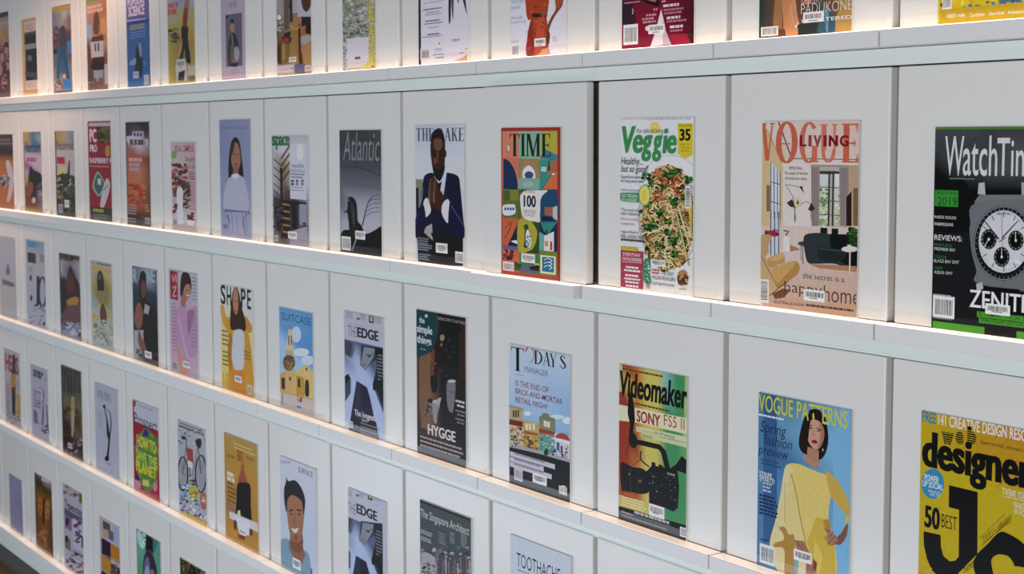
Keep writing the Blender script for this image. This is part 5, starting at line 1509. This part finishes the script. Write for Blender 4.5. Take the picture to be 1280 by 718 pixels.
MAG(4, -11, 'dark woodland magazine', 'dark brown magazine with a slim pale figure between tree trunks', 77.5, 102.5, 456.5, '3a332c', '33302c')
F(65, 445, 5.32)
GRID(68, 65, 205, 690, 'abab/babc/babb/ddce/defd/gdfe/ghde/gghg/hgig/iggi', {'a': '3f3c3c', 'b': '57504c', 'c': '6a6460', 'd': '6a6440', 'e': '7a6a3c', 'f': '4c3c24', 'g': '3a2620', 'h': '4a3a34', 'i': '5a5456'})
for x in (80, 105, 128, 150, 176):
    L([(x, 80), (x + 3, 250)], 8, '33302f')
S([(128, 290), (138, 250), (148, 290), (150, 380), (142, 520), (130, 530), (128, 400)], 'a89890'); P([(130, 290), (148, 290), (148, 370), (130, 370)], 'a88c4a'); E(138, 262, 7, 14, '6a4a34')
SPK(75, 330, 120, 560, 30, ['4a2a20', '2a1c1a', '5a3a2c'], 8, 18, 3); SPK(150, 290, 200, 420, 26, ['5a6034', '7a7440', '3a4a2c'], 8, 16, 4); SPK(90, 540, 200, 650, 30, ['5a5256', '8a8288', '3a302e'], 8, 16, 5); STICK(106, 575, 134, 608, 'c4c0c4')

MAG(4, -12, 'white magazine with purple line drawings', 'white magazine with scribbled purple line drawings under a purple title', 39.6, 60.5, 456, 'aeaab8', 'aaa8b0')
F(0, 425, 5.53)
G(228, 200, 298, 2, 26, 24, '4a3c5c'); R(302, 255, 328, 285, 'a49cb8'); G(232, 345, 285, 6, 20, 10, '6a5a80')
L([(268, 330), (300, 350), (300, 420), (262, 440)], 4, '5a4c70', True); L([(240, 480), (245, 560), (290, 590), (300, 450), (322, 455), (330, 610)], 7, '4a3a5c'); R(232, 490, 258, 570, '7a6a94'); SPK(290, 590, 335, 645, 14, ['3a2a4c', '5a4a70'], 6, 12, 2); L([(300, 350), (302, 600)], 4, '6a5c80'); E(262, 400, 14, 24, 'b49ab8')

MAG(4, -13, 'magazine with a red three-letter title', 'pale magazine with a red title over a figure and yellow patches', 6.4, 25.5, 436, 'b0a8aa', 'aca4a8')
F(0, 425, 5.53)
T('HERS', 38, 205, 128, 110, 'a02840', 0.05)
S([(80, 250), (90, 110), (105, 120), (108, 240), (105, 500), (88, 510), (80, 380)], '4a2c24'); S([(75, 250), (108, 240), (105, 320), (78, 320)], 'b08030'); R(112, 370, 138, 520, 'b8943c'); P([(82, 400), (108, 395), (106, 510), (84, 510)], '2c2426'); R(42, 290, 72, 380, 'b08a9c'); G(44, 390, 74, 8, 18, 10, '7a7488'); G(114, 270, 136, 4, 18, 10, '9a9484'); SPK(44, 500, 140, 580, 16, ['7a5a78', 'a87a84', '5a4a5c'], 6, 12, 3)

# ================================================================== bottom row of magazines
MAG(5, -8, 'magazine with a woodland strip', 'magazine showing only a dark green and brown woodland top edge', 226, 257.5, 698, '3f3c28', '33301f')
F(160, 640, 9.21)
SPK(605, 530, 900, 1300, 420, ['2c2c1c', '4c5230', '6a5c3c', '7a7440', '24201a', '5a4438', '8a845c'], 12, 40, 3)
for x in range(620, 900, 34):
    L([(x, 540 + (x - 605) * 0.45), (x + 6, 900)], 9, ['33281e', '6a5a40', '20241a'][x % 3])
MAG(5, -9, 'green magazine with a dark oval', 'green magazine with a dark hooded oval shape and a mint scribble', 171.6, 201, 662, '5f9a7c', '5a8a74')
F(160, 640, 9.21)
GRID(105, 205, 385, 1000, 'ab/ab/cb/cc/cc', {'a': '6aa890', 'b': '5a9a88', 'c': '5f9a78'})
S([(110, 230), (160, 205), (215, 280), (200, 380), (170, 430), (115, 350)], 'a4ccc4'); SPK(115, 220, 205, 400, 18, ['6aa89a', 'd0e4e0', '4a8a7c'], 8, 20, 3)
P([(205, 255), (285, 290), (290, 480), (200, 450)], '28282a'); P([(285, 290), (350, 340), (300, 490), (288, 470)], '3c7c84')
S([(170, 720), (180, 540), (215, 455), (255, 455), (300, 540), (335, 700), (340, 1000), (170, 1000)], '403840'); S([(180, 700), (195, 560), (225, 520), (250, 600), (250, 900), (185, 900)], '6a6c94'); S([(195, 690), (225, 620), (245, 700), (240, 900), (195, 900)], '9aa4bc'); L([(180, 480), (225, 445), (275, 470), (310, 570)], 7, '6a6260', True); S([(250, 700), (290, 670), (310, 760), (290, 900)], '8a7484')
MAG(5, -10, 'magazine of purple and orange squares', 'magazine chequered in purple, orange and photo squares', 125.5, 149.8, 646, 'b4a8a8', 'a8a0a8')
F(70, 590, 5.61)
R(320, 318, 460, 470, 'aeaab8'); R(328, 340, 378, 400, '5c564c'); R(368, 405, 402, 470, '6a6670'); P([(332, 400), (366, 410), (366, 470), (332, 455)], 'b49a70'); R(405, 360, 450, 500, 'a0a8c4')
R(318, 460, 382, 575, '322748'); R(382, 500, 450, 608, 'b87a28'); R(318, 575, 385, 690, 'b88434'); R(385, 640, 450, 800, '4a3f48'); SPK(388, 650, 448, 760, 20, ['2a242c', '8a6a5c', '6a5a68'], 8, 16, 2); R(318, 690, 385, 800, '3a2c3c')
for a in ((318, 460, 455), (318, 575, 455), (318, 690, 455)):
    L([(a[0], a[1]), (a[2], a[1] + 62)], 3, 'b4aab4')
MAG(5, -11, 'white magazine of small type panels', 'white magazine crowded with purple-grey lettering panels and small pictures', 79.8, 103.5, 605, 'aca8b4', 'a8a4b0')
F(70, 590, 5.61)
SPK(55, 85, 190, 170, 40, ['8a5a70', 'a87a84', '6a5a6a', 'b8a0a8', '9a8a50'], 8, 16, 2); R(160, 150, 188, 215, '7a6a34')
T('Typenotes', 60, 245, 182, 56, '4a4260', 0.03); R(58, 250, 190, 300, '7a7288'); G(62, 262, 186, 2, 18, 12, '4a4260')
R(62, 300, 108, 390, '8a6a8c'); E(78, 350, 14, 30, '4a3c4c'); L([(112, 300), (188, 330)], 8, '5a5474'); R(118, 325, 185, 520, 'b4b4cc'); SPK(125, 350, 175, 500, 34, ['3a344c', '5a546c', '8a4a54'], 6, 14, 3); R(62, 450, 100, 530, '7a7064'); E(75, 470, 10, 24, '2f2a26'); R(178, 450, 192, 530, '2f2c30'); L([(68, 525), (188, 590)], 4, '6a6480')
SPK(70, 560, 190, 760, 70, ['6a6480', '3a3454', 'a8683c', 'b8a0a4', '7a4a50', 'b8b4c0'], 8, 16, 5)
MAG(5, -12, 'brown magazine with two faces', 'brown and amber magazine with two faces close together under a pale title', 44.6, 65.5, 592, '6a4420', '4a3420')
F(0, 580, 5.2)
GRID(230, 60, 345, 640, 'aba/cdc/eff/ghi/ghi/ghi/jgi/jji/jgi/kjl', {'a': '7a6a5c', 'b': 'a89890', 'c': '5a4630', 'd': '4a3a2c', 'e': '8a6020', 'f': '7a5a20', 'g': '7a4a24', 'h': '8a5a34', 'i': '3a2410', 'j': '8a5620', 'k': '9a7a5c', 'l': '8a6a50'})
P([(268, 85), (335, 115), (335, 135), (268, 108)], 'c0b0b4'); L([(240, 70), (250, 150)], 8, '2c241c'); L([(262, 80), (266, 145)], 8, '33281c')
E(262, 275, 17, 62, 'a86a3a'); E(308, 300, 17, 66, 'b0713f'); L([(285, 230), (282, 390)], 12, '3f2410'); E(262, 300, 6, 6, '7a3a28'); E(308, 335, 6, 6, '7a3a28')
for x, y in ((255, 255), (269, 260), (301, 282), (315, 288)):
    E(x, y, 4, 5, '33200f')
E(292, 520, 12, 22, 'b8a4a0'); SPK(245, 430, 300, 560, 20, ['94602c', '7a4a1c', 'a8703c'], 10, 20, 3); SPK(240, 550, 345, 620, 18, ['a89080', 'b85a44', '5a4030'], 6, 12, 4)
MAG(5, -13, 'plain lilac magazine', 'plain lilac magazine without lettering beside the brown two-face cover', 13, 28.5, 593, '8c86a4', '8a849c')
F(0, 580, 5.2)
GRID(64, 72, 145, 450, 'aa/ab/bb', {'a': '928eae', 'b': '8a849e'})

# ================================================================== top row of magazines (their upper parts are above the picture)
MAG(1, 0, 'yellow travel map magazine', 'yellow travel magazine with green and blue landscape patches and white foot lettering', 1176.5, 1302, -240, 'c4ac24', 'b8a428')
F(880, 0, 3.2)
GRID(945, -700, 1320, 90, 'aab/bbc/dcd/ede/eee', {'a': '6a8a9a', 'b': '7a9a5a', 'c': '8aa04a', 'd': 'c0b034', 'e': 'cdb524'})
SPK(945, -300, 1320, 50, 420, ['d4be2c', '6a7a2c', '8aa04a', '4a6a8a', 'e0cc48', '3a5a3c', 'c4a820', '5a7aa0'], 5, 16, 4); SPK(1130, -60, 1300, 30, 90, ['3a5a9a', '4a7ab0', '2c3f3a', '6a8a5a'], 5, 14, 5)
R(945, 38, 1320, 100, 'c4a424'); T('INSIDE', 972, 72, 1008, 15, 'efe6dc', 0.03); T('India', 1016, 69, 1045, 15, 'efe6dc', 0.0); T('Caribbean', 1064, 68, 1122, 15, 'efe6dc', 0.0); T('Slow travel', 1140, 62, 1200, 15, 'efe6dc', 0.0); T('Adventure', 1215, 57, 1290, 15, 'efe6dc', 0.0)
BC(955, -12, 992, 38, 'e6e2e0', '4a4a4c')
MAG(1, -1, 'magazine with pale nails on a hand', 'teal and gold fashion magazine with a resting hand and thin white outlined letters', 951, 1067.5, -215, '4a5250', '3f4a48')
F(940, 0, 9.143)
GRID(102, -2000, 1165, 430, 'aabb/aabc/adbc/adbc/edfg/edfg/edfg', {'a': '3a4a4c', 'b': '6a4a3a', 'c': 'a8804a', 'd': '8a5a40', 'e': '2f4a4a', 'f': '4a4a48', 'g': 'b8904c'})
P([(265, -60), (350, -60), (345, 100), (345, 330), (300, 420), (240, 260)], 'a87850')
S([(350, -80), (470, -80), (505, 40), (510, 160), (545, 270), (530, 300), (525, 400), (380, 410), (355, 200), (345, 60)], 'c98a5c')
P([(410, 180), (525, 240), (525, 420), (370, 420)], 'cf9064')
for x, y, a, b in ((470, 0, 525, 290), (440, 40, 500, 310), (420, 80, 470, 270)):
    L([(x, y), ((x + a) / 2 + 4, (y + b) / 2), (a, b)], (26, 16), 'd29a72', True)
L([(465, 110), (505, 300)], 4, '9a6844'); E(520, 280, 10, 18, 'f0e4dc'); E(500, 302, 9, 18, 'f0e4dc')
P([(300, 330), (380, 340), (385, 420), (300, 430)], '7a4a34')
P([(780, 100), (900, 60), (980, 300), (930, 370), (740, 380), (760, 280)], '3f6478'); P([(820, 120), (880, 90), (870, 370), (850, 370)], '6a90a4'); P([(520, 280), (760, 250), (740, 390), (530, 420)], '3a3f3c'); R(960, -200, 1165, 430, ('a8804c', 'c09a58')); R(560, -200, 700, 60, '8a5a3c'); P([(900, -100), (1010, 60), (960, 200), (880, 100)], '7a5a44'); S([(600, 0), (640, -40), (670, 10), (640, 30)], 'd8884c')
T('DEEPIKA', 568, 52, 790, 120, 'd8cfc8', -0.032); T('PADUKONE', 560, 165, 1140, 118, 'd8cfc8', -0.032); T('UNFILTERED', 568, 262, 1140, 40, 'e8e4de', 0.02)
BC(104, 312, 300, 420, 'e6dcda', '6a5a5c'); STICK(586, 145, 822, 265)
MAG(1, -2, 'wine red magazine', 'wine red magazine with a white peak shape and pale headlines', 778, 868.5, -180, '7a1c30', '4a2026')
F(770, 0, 10.25)
GRID(75, -1900, 1010, 620, 'aaa/bab/bcb/dcb/dce/dcf/ccf/ccf', {'a': '8a4a4c', 'b': '5a2430', 'c': '94203a', 'd': '4a3038', 'e': '3a2428', 'f': '5a2430'})
P([(330, 0), (560, 0), (560, 80), (470, 70), (380, 40)], '2c1c20'); P([(400, 0), (520, 0), (500, 30)], 'a87080')
P([(75, 60), (200, 40), (260, 250), (240, 310), (75, 320)], '43303a'); P([(1000, 0), (1015, 0), (1015, 560), (900, 560), (980, 300)], '4a1c26')
P([(578, 118), (612, 260), (640, 400), (700, 560), (440, 600), (500, 420)], 'ddd2dc'); P([(600, 230), (640, 400), (710, 570), (600, 580)], 'bfaebc')
P([(690, 440), (900, 430), (960, 560), (720, 570)], 'b01c3c')
L([(212, 110), (220, 150), (208, 185)], 8, 'd8d0d4')
for x, y, n, w in ((590, 10, 1, 640), (605, 60, 1, 830), (650, 215, 1, 825), (690, 330, 1, 910)):
    G(x, y, w, n, 10, 34 if y > 20 else 18, 'd8c4cc', 1.0)
for x, y, w in ((610, 118, 870), (620, 160, 860), (650, 265, 975), (695, 385, 880)):
    G(x, y, w, 1, 10, 26, 'b8788c', 1.0)
for x, y, w in ((480, 110, 545), (385, 185, 535), (335, 235, 525), (345, 275, 515)):
    G(x, y, w, 1, 10, 26, 'c090a0', 1.0)
G(110, 35, 330, 1, 10, 14, 'c0a0aa'); BC(96, 322, 282, 580, 'e8e0de', '6a6468'); E(402, 365, 26, 32, 'dcd0d4')
STICK(416, 322, 622, 440)
MAG(1, -3, 'white magazine with an orange-red dress', 'white magazine with a figure in an orange-red dress and blue lettering', 637, 707.5, -145, 'd8d4de', 'd8d4d8')
F(630, 0, 8.98)
S([(265, 640), (260, 420), (290, 260), (310, 210), (280, 230), (255, 180), (245, 80), (240, -60), (300, -300), (440, -300), (505, -60), (495, 100), (480, 220), (500, 330), (500, 560), (520, 640)], 'b8482c')
S([(300, 240), (320, 180), (330, 640), (265, 640), (268, 430)], '9a3a2a'); S([(380, 200), (440, 190), (450, 420), (400, 640), (350, 640)], 'c8583c'); S([(420, 560), (500, 540), (505, 640), (380, 640)], 'd09a7c')
S([(320, 150), (400, 155), (470, 145), (470, 185), (400, 195), (325, 190)], '4a2c28'); R(420, 140, 478, 180, '8a6050')
S([(575, -40), (660, -40), (655, 60), (600, 140), (550, 220), (515, 310), (490, 420), (490, 520), (470, 400), (490, 280), (530, 190), (580, 100)], '8a5040'); S([(590, -20), (650, -20), (640, 50), (590, 100)], 'b8582c'); S([(475, 360), (510, 360), (515, 430), (495, 510)], '7a3f34')
SPK(270, -40, 480, 600, 50, ['c0502c', 'd0684a', '94382a', 'c8603c'], 8, 20, 3)
T('Great style', 76, 44, 225, 50, '8aa0c8', 0.01); T('essentials', 76, 108, 185, 46, '8aa0c8', 0.01); T('What to pack', 76, 220, 208, 34, '7a8cb4', 0.0); T('for a winter trip', 76, 268, 240, 30, '8a98bc', 0.0)
G(80, 460, 172, 2, 16, 8, 'b0acb4'); BC(82, 500, 172, 636, 'dcd8de', '7a787e'); G(545, 415, 605, 4, 16, 8, 'b4aeb4'); STICK(342, 435, 466, 525)
MAG(1, -4, 'white journal with black spine', 'white journal with a black spine strip and short blue and grey text lines', 522.2, 585.5, -115, 'd6d2dc', '1c1c20')
F(515, 0, 8.447)
R(62, -800, 86, 720, '222226')
S([(388, -60), (410, -80), (408, 200), (392, 255), (386, 150)], '2c2c32'); S([(415, -40), (440, -60), (436, 180), (430, 205), (418, 90)], '5a5a64'); S([(475, -60), (500, -60), (488, 40)], '33333a'); S([(530, -40), (560, -20), (575, 90), (585, 155), (560, 90)], '3a3a42'); S([(300, -300), (560, -300), (560, -60), (380, -60)], '4a4a54')
for y, x0, x1, c in ((30, 120, 360, 'b0b4d0'), (100, 120, 345, '4a4e5c'), (130, 155, 310, '8a94c8'), (155, 140, 330, 'a0a4b8'), (220, 140, 330, '4a4e5c'), (250, 130, 345, '7a80a0'), (285, 175, 300, 'a0a4b8'), (360, 165, 300, '4a4e5c'), (390, 105, 370, '8a94c8'), (515, 235, 330, '9aa0c0'), (535, 240, 340, 'b0b4c8'), (575, 220, 370, '9aa0b8'), (605, 250, 355, '7a7e8c')):
    G(x0, y, x1, 1, 10, 13, c, 1.0)
E(290, 458, 7, 12, '5a5a6a'); BC(88, 520, 186, 630, 'd4ccd4', '6a6468'); P([(440, 640), (530, 610), (580, 570), (585, 640)], 'c8a46a'); L([(560, 525), (588, 505)], 10, 'c0a078'); G(500, 555, 550, 1, 10, 14, '9a9ab0')
STICK(415, 412, 508, 448, 'd0ccd4')
MAG(1, -5, 'grey and yellow speckled magazine', 'speckled grey, green and yellow magazine with a pale empty panel', 427.8, 468.5, -80, 'b0aa9c', 'a8a49a')
F(335, 0, 7.18)
GRID(660, -600, 968, 625, 'aab/aab/acb/acb/dcb/dde/ffe/ffe/ffe', {'a': 'a89ca0', 'b': 'b4ac84', 'c': 'a09c90', 'd': '8a9084', 'e': 'c4bc4c', 'f': 'c4c0cc'})
SPK(662, -600, 965, 330, 700, ['b0a4aa', '8a8a84', '9aa484', 'c0b8bc', '6f7a68', 'b8b060', 'a890a0', 'c8c4b8'], 8, 24, 3); SPK(662, 180, 910, 340, 200, ['6a7468', '8a9a80', 'a8a8a0', '5a6a60', 'b4b4ac'], 8, 20, 4)
P([(700, 350), (905, 330), (912, 540), (850, 600), (705, 610)], 'd0ccd6'); SPK(665, 330, 705, 620, 60, ['7a8470', 'a0a898', 'b8b8b0'], 8, 16, 5); SPK(905, 20, 950, 600, 110, ['c8bc4c', 'd4c83c', 'b0a860', 'a8a880'], 8, 18, 6); P([(710, 620), (850, 595), (905, 550), (940, 480), (945, 600)], 'd2c44c'); R(950, -600, 968, 620, 'a8a4b0'); E(940, 597, 12, 12, '9a7a6a')
R(780, 512, 830, 535, '6a6a70')
MAG(1, -6, 'magazine with pots and timber vases', 'brown and grey magazine with tall timber vases and pots on a table', 345.5, 388.5, -55, '9a8470', '7a5a44')
F(335, 0, 7.18)
GRID(66, -520, 388, 670, 'aaa/aba/aba/acd/ecd/fgd/fgh/fgh/igh', {'a': 'a8a4b0', 'b': '8a8288', 'c': '8a7a70', 'd': '8a5a34', 'e': 'a49ca4', 'f': '7a5840', 'g': 'a8864c', 'h': 'b08450', 'i': 'b09a9a'})
R(135, -500, 180, 270, '6a5a54'); R(185, -500, 215, 200, '3a3438'); R(215, -300, 265, 120, 'b0acb4'); R(260, -200, 388, 200, 'b8b4be')
S([(295, -60), (380, -60), (385, 40), (350, 105), (315, 80), (298, 10)], '5a3c28'); S([(195, 0), (212, 30), (205, 75), (188, 60)], '33333a')
E(100, 155, 18, 24, 'dcd8dc'); E(75, 260, 8, 20, '2c2a30'); E(80, 310, 10, 28, '3a363a'); SPK(70, 190, 135, 280, 16, ['8a8490', 'b4b0b8'], 8, 14, 2)
P([(300, 150), (388, 150), (388, 310), (340, 300), (300, 240)], '2f1c16'); P([(225, 160), (300, 150), (290, 250), (225, 260)], 'b07c4c')
S([(200, 250), (250, 262), (292, 235), (298, 420), (320, 640), (262, 650), (240, 450), (215, 330)], 'a87a3c'); S([(270, 250), (292, 240), (298, 420), (318, 640), (285, 640)], '5a3418'); L([(195, 225), (245, 265), (290, 235)], 8, 'c8a468', True)
P([(70, 560), (80, 430), (120, 350), (120, 580)], '5a3424'); P([(118, 360), (200, 340), (190, 560), (118, 560)], '8a6a3a'); R(130, 400, 150, 540, 'b0904c'); S([(120, 340), (160, 320), (210, 335), (200, 380), (150, 385)], '4a3a34'); E(162, 360, 26, 20, 'a84038'); P([(140, 300), (200, 280), (205, 320), (150, 330)], '33302f')
P([(295, 380), (340, 380), (320, 500), (298, 470)], 'b8844a'); S([(300, 330), (388, 320), (388, 370), (330, 400), (300, 390)], 'a8a4a8'); S([(330, 430), (388, 380), (388, 590), (335, 590)], 'b58a54'); P([(305, 240), (340, 225), (335, 310), (305, 320)], 'b8643c')
P([(70, 590), (240, 570), (240, 660), (75, 670)], 'b4a4a8'); G(85, 600, 235, 3, 20, 12, 'd8ccd0'); R(238, 580, 330, 660, '6a6a88'); BC(330, 590, 388, 640, 'd4ccd0', '8a868a'); STICK(188, 515, 254, 560)
MAG(1, -7, 'lilac magazine with an inset portrait', 'lilac magazine with a grey inset portrait of a standing person', 276, 306.3, -38, 'b4a4b8', 'ac9cb0')
F(205, 0, 6.84)
GRID(485, -400, 706, 670, 'ab/ab/bb/ba', {'a': 'b0a2b8', 'b': 'b8a6b8'})
G(555, 20, 640, 1, 10, 46, '9a90a4'); R(525, 130, 665, 575, ('6a6474', '6f6a78')); P([(525, 135), (560, 130), (530, 165)], '2c2a30')
S([(548, 400), (560, 320), (590, 280), (625, 320), (640, 400), (640, 520), (620, 570), (560, 560), (550, 500)], '3f3f40'); E(585, 235, 20, 42, 'a8826c'); S([(565, 200), (575, 168), (595, 170), (600, 205), (585, 195)], '1f1c1f'); L([(580, 300), (590, 400)], 10, '8a8078'); S([(600, 420), (630, 400), (645, 460), (630, 530), (605, 520)], '9a9aa4'); P([(570, 380), (600, 400), (600, 540), (565, 540)], '6a6660'); E(605, 520, 20, 14, 'a0705c')
G(565, 595, 645, 3, 16, 6, '9a8ca0')
MAG(1, -8, 'magazine with a figure in a yellow field', 'magazine with a figure in a yellow field and red title patches', 209.6, 243.3, -25, 'b0a050', 'a89c60')
F(205, 0, 6.84)
GRID(32, -300, 268, 710, 'aaa/aaa/aab/cab/ddd/eed/efe/efe/efe/efe', {'a': '8aa0c0', 'b': 'a8b0c4', 'c': 'b8a0a4', 'd': 'b0a060', 'e': 'b09c48', 'f': '8a7440'})
G(35, 30, 130, 1, 10, 46, 'b86a74'); G(35, 85, 130, 1, 10, 46, 'c05a64'); G(40, 150, 130, 3, 22, 15, 'a8a0a4'); SPK(35, 240, 125, 360, 40, ['3a3a30', '5a5434', '8a8050'], 8, 20, 3)
S([(165, 120), (190, -40), (215, -40), (205, 110), (192, 240), (160, 240)], '8a4438'); S([(178, 60), (185, -60), (215, -60), (212, 60)], 'a87058'); S([(150, 230), (205, 230), (205, 340), (228, 530), (190, 520), (175, 420), (160, 500), (135, 530), (150, 350)], '2c2a28'); P([(160, 140), (195, 130), (195, 230), (160, 230)], '8a3a34')
S([(110, 480), (150, 330), (155, 400), (135, 480)], 'b08a50'); P([(95, 560), (190, 540), (200, 690), (110, 700)], 'b4b0b0'); P([(125, 620), (180, 600), (170, 690), (120, 690)], '33383c'); G(215, 250, 255, 7, 22, 10, 'b4843c'); R(200, 560, 265, 650, 'b0a8a0'); R(215, 650, 262, 692, '6a6a5c'); STICK(105, 510, 182, 600, 'c4c0c0')
MAG(1, -9, 'blue science magazine', 'bright blue science magazine with white letters and a dark swimming bird', 158.3, 187, -18, '3a6aa8', '3a609c')
F(100, 0, 6.24)
GRID(360, -200, 548, 670, 'aa/aa/bb/bb/cc', {'a': '6a6a9c', 'b': '3f68a4', 'c': '2f66ac'})
R(360, -200, 540, 150, '6a6498'); T('POPULAR', 370, 50, 505, 60, 'd0c4d8', 0.05); T('SCIENCE', 378, 130, 504, 72, 'd4c8dc', 0.05); L([(365, 165), (515, 145)], 10, 'bdb0d0'); R(360, 175, 545, 205, '3c4c8c')
G(380, 200, 515, 2, 22, 16, '9a9478', 1.0, 1); G(385, 255, 520, 3, 20, 8, '6a90c4', 1.0, 1)
S([(430, 560), (432, 420), (450, 350), (470, 340), (482, 400), (492, 500), (480, 600), (445, 600)], '2f3a44'); S([(455, 345), (475, 345), (482, 430), (470, 440)], '8a98a4'); S([(385, 490), (430, 450), (435, 500), (395, 510)], '7a98b8'); S([(488, 470), (520, 490), (500, 510)], '5a80a8'); BC(415, 560, 458, 612, 'b8bccc', '6a7084'); R(498, 585, 538, 665, 'a8a8c0')
MAG(1, -10, 'busy amber magazine with a building', 'busy amber magazine with a white gabled building and a green top', 108.6, 134, -6, '8a6040', '6a4a3c')
F(100, 0, 6.24)
GRID(45, -60, 215, 690, 'aba/ccd/cdd/edf/edf/ghf/gii/jii/jkl/mkl', {'a': '7a9a4a', 'b': '8aa050', 'c': 'b08a70', 'd': 'a8703c', 'e': '8a94a8', 'f': 'b8844c', 'g': '6a3a2c', 'h': 'a89c9c', 'i': '8a5a3c', 'j': '5a4a4c', 'k': '6a4a40', 'l': '8a8a8c', 'm': '7a5a48'})
R(45, -60, 205, 25, '7a9a44'); G(55, 50, 195, 2, 34, 26, 'd0a8a0'); S([(105, 240), (110, 120), (130, 90), (150, 140), (145, 250), (125, 270)], '6a4a30'); P([(160, 150), (200, 140), (205, 260), (165, 260)], 'c09060'); P([(50, 200), (90, 190), (95, 290), (55, 300)], '94a0b4')
P([(80, 330), (180, 310), (185, 450), (90, 460)], 'b4acb4'); R(112, 340, 126, 400, '5a5460'); R(136, 335, 150, 400, '5a5460'); P([(95, 290), (180, 270), (185, 315), (85, 330)], '6a3428'); P([(95, 450), (190, 440), (190, 530), (90, 540)], '4a2420'); S([(85, 500), (130, 490), (185, 500), (180, 540), (100, 545)], '33201e'); P([(105, 550), (180, 545), (175, 620), (110, 625)], '9a949c'); SPK(65, 610, 215, 690, 40, ['4a5a64', '8a5a4a', 'b09a90', '33303a', 'a84a34'], 6, 14, 3); R(190, 500, 220, 660, 'b0acb0')
MAG(1, -11, 'magazine with striding blue trousers', 'magazine with a striding figure in blue trousers and a gold top edge', 66.2, 89.6, 9, '5a5058', '8a7a4c')
F(0, 0, 5.98)
GRID(388, 50, 540, 685, 'abb/cdd/cde/efe/eff/gff/ghg/ihi/iii/jik', {'a': 'b09a50', 'b': 'a88c4c', 'c': '6a789c', 'd': 'a09490', 'e': '6a4a48', 'f': '5a4a58', 'g': '6a6a78', 'h': '3f6088', 'i': '8a8a84', 'j': 'a87a70', 'k': '4a84b8'})
P([(388, 62), (525, 35), (525, 60), (388, 85)], 'b8983c'); T('W', 460, 150, 500, 70, 'b8b4b0', 0.03); SPK(392, 190, 450, 320, 24, ['7a4a44', '8a6a6a', '5a3a3c'], 8, 16, 2); S([(445, 340), (450, 220), (475, 190), (495, 240), (500, 340), (470, 360)], '4c4450'); R(500, 310, 535, 400, '3f7ab4')
L([(460, 350), (445, 440), (432, 590)], (36, 20), '2f5f84', True); L([(465, 350), (490, 460), (512, 590)], (34, 18), '28567c', True); P([(470, 600), (530, 590), (535, 665), (470, 670)], '3a80bc'); SPK(405, 600, 465, 670, 16, ['9a5a54', 'b8a8a8', '6a4a4a'], 8, 14, 3); R(398, 370, 425, 405, '26242a'); E(480, 570, 12, 16, 'b8b4b4')
MAG(1, -12, 'yellow framed magazine', 'yellow framed magazine with black photo bands on white', 27.6, 46.5, 25, 'c8b4ac', 'c0a04c')
F(0, 0, 5.98)
R(165, 140, 290, 168, 'c89c3c'); R(165, 140, 180, 700, 'c4a044'); R(268, 120, 292, 700, 'd0bc98'); R(178, 675, 292, 702, 'c89c3c')
R(182, 165, 268, 255, 'c4b0ac'); G(195, 190, 250, 2, 24, 16, 'a89490'); R(182, 255, 268, 335, '2a2422'); R(182, 245, 268, 262, '5a5250'); R(185, 335, 272, 372, '8a8890'); R(188, 372, 274, 610, '211e22'); E(222, 435, 18, 24, '6a6468'); P([(188, 530), (274, 545), (274, 590), (190, 570)], '4a4a50'); R(190, 605, 280, 675, 'c4b4b4'); G(200, 625, 265, 2, 20, 8, 'a89a9c')
MAG(1, -13, 'magazine with pink oval shapes', 'magazine with pink oval shapes on black under a dark masthead', -3, 12, 17, '6a4a44', '4a3a34')
F(0, 0, 5.98)
GRID(-10, 90, 80, 700, 'aa/bb/cd/ee/ef/ff/ff/fg', {'a': '3f3c3c', 'b': 'b09c98', 'c': 'c09a48', 'd': '8a6a4c', 'e': '8a6a50', 'f': '5a3a3c', 'g': '6a5a34'})
R(-10, 92, 70, 135, '33302f')
for x, y in ((30, 330), (48, 380), (15, 430), (60, 480), (40, 600), (25, 620), (5, 520), (58, 240)):
    E(x, y, 13, 46, 'b87a84')
SPK(0, 300, 70, 660, 22, ['2a1c1c', '4a2c2c', '3a3424'], 8, 18, 3)
close()

BAYS[(4, -2)]['label'] = 'white cabinet bay under the rainbow video camera magazine, no cover in view'
BAYS[(4, -2)]['group'] = 'cabinet bays of the display wall'
BAYS[(5, -7)]['label'] = 'white cabinet bay under the amber magazine with a figure in black'
BAYS[(5, -7)]['group'] = 'cabinet bays of the display wall'
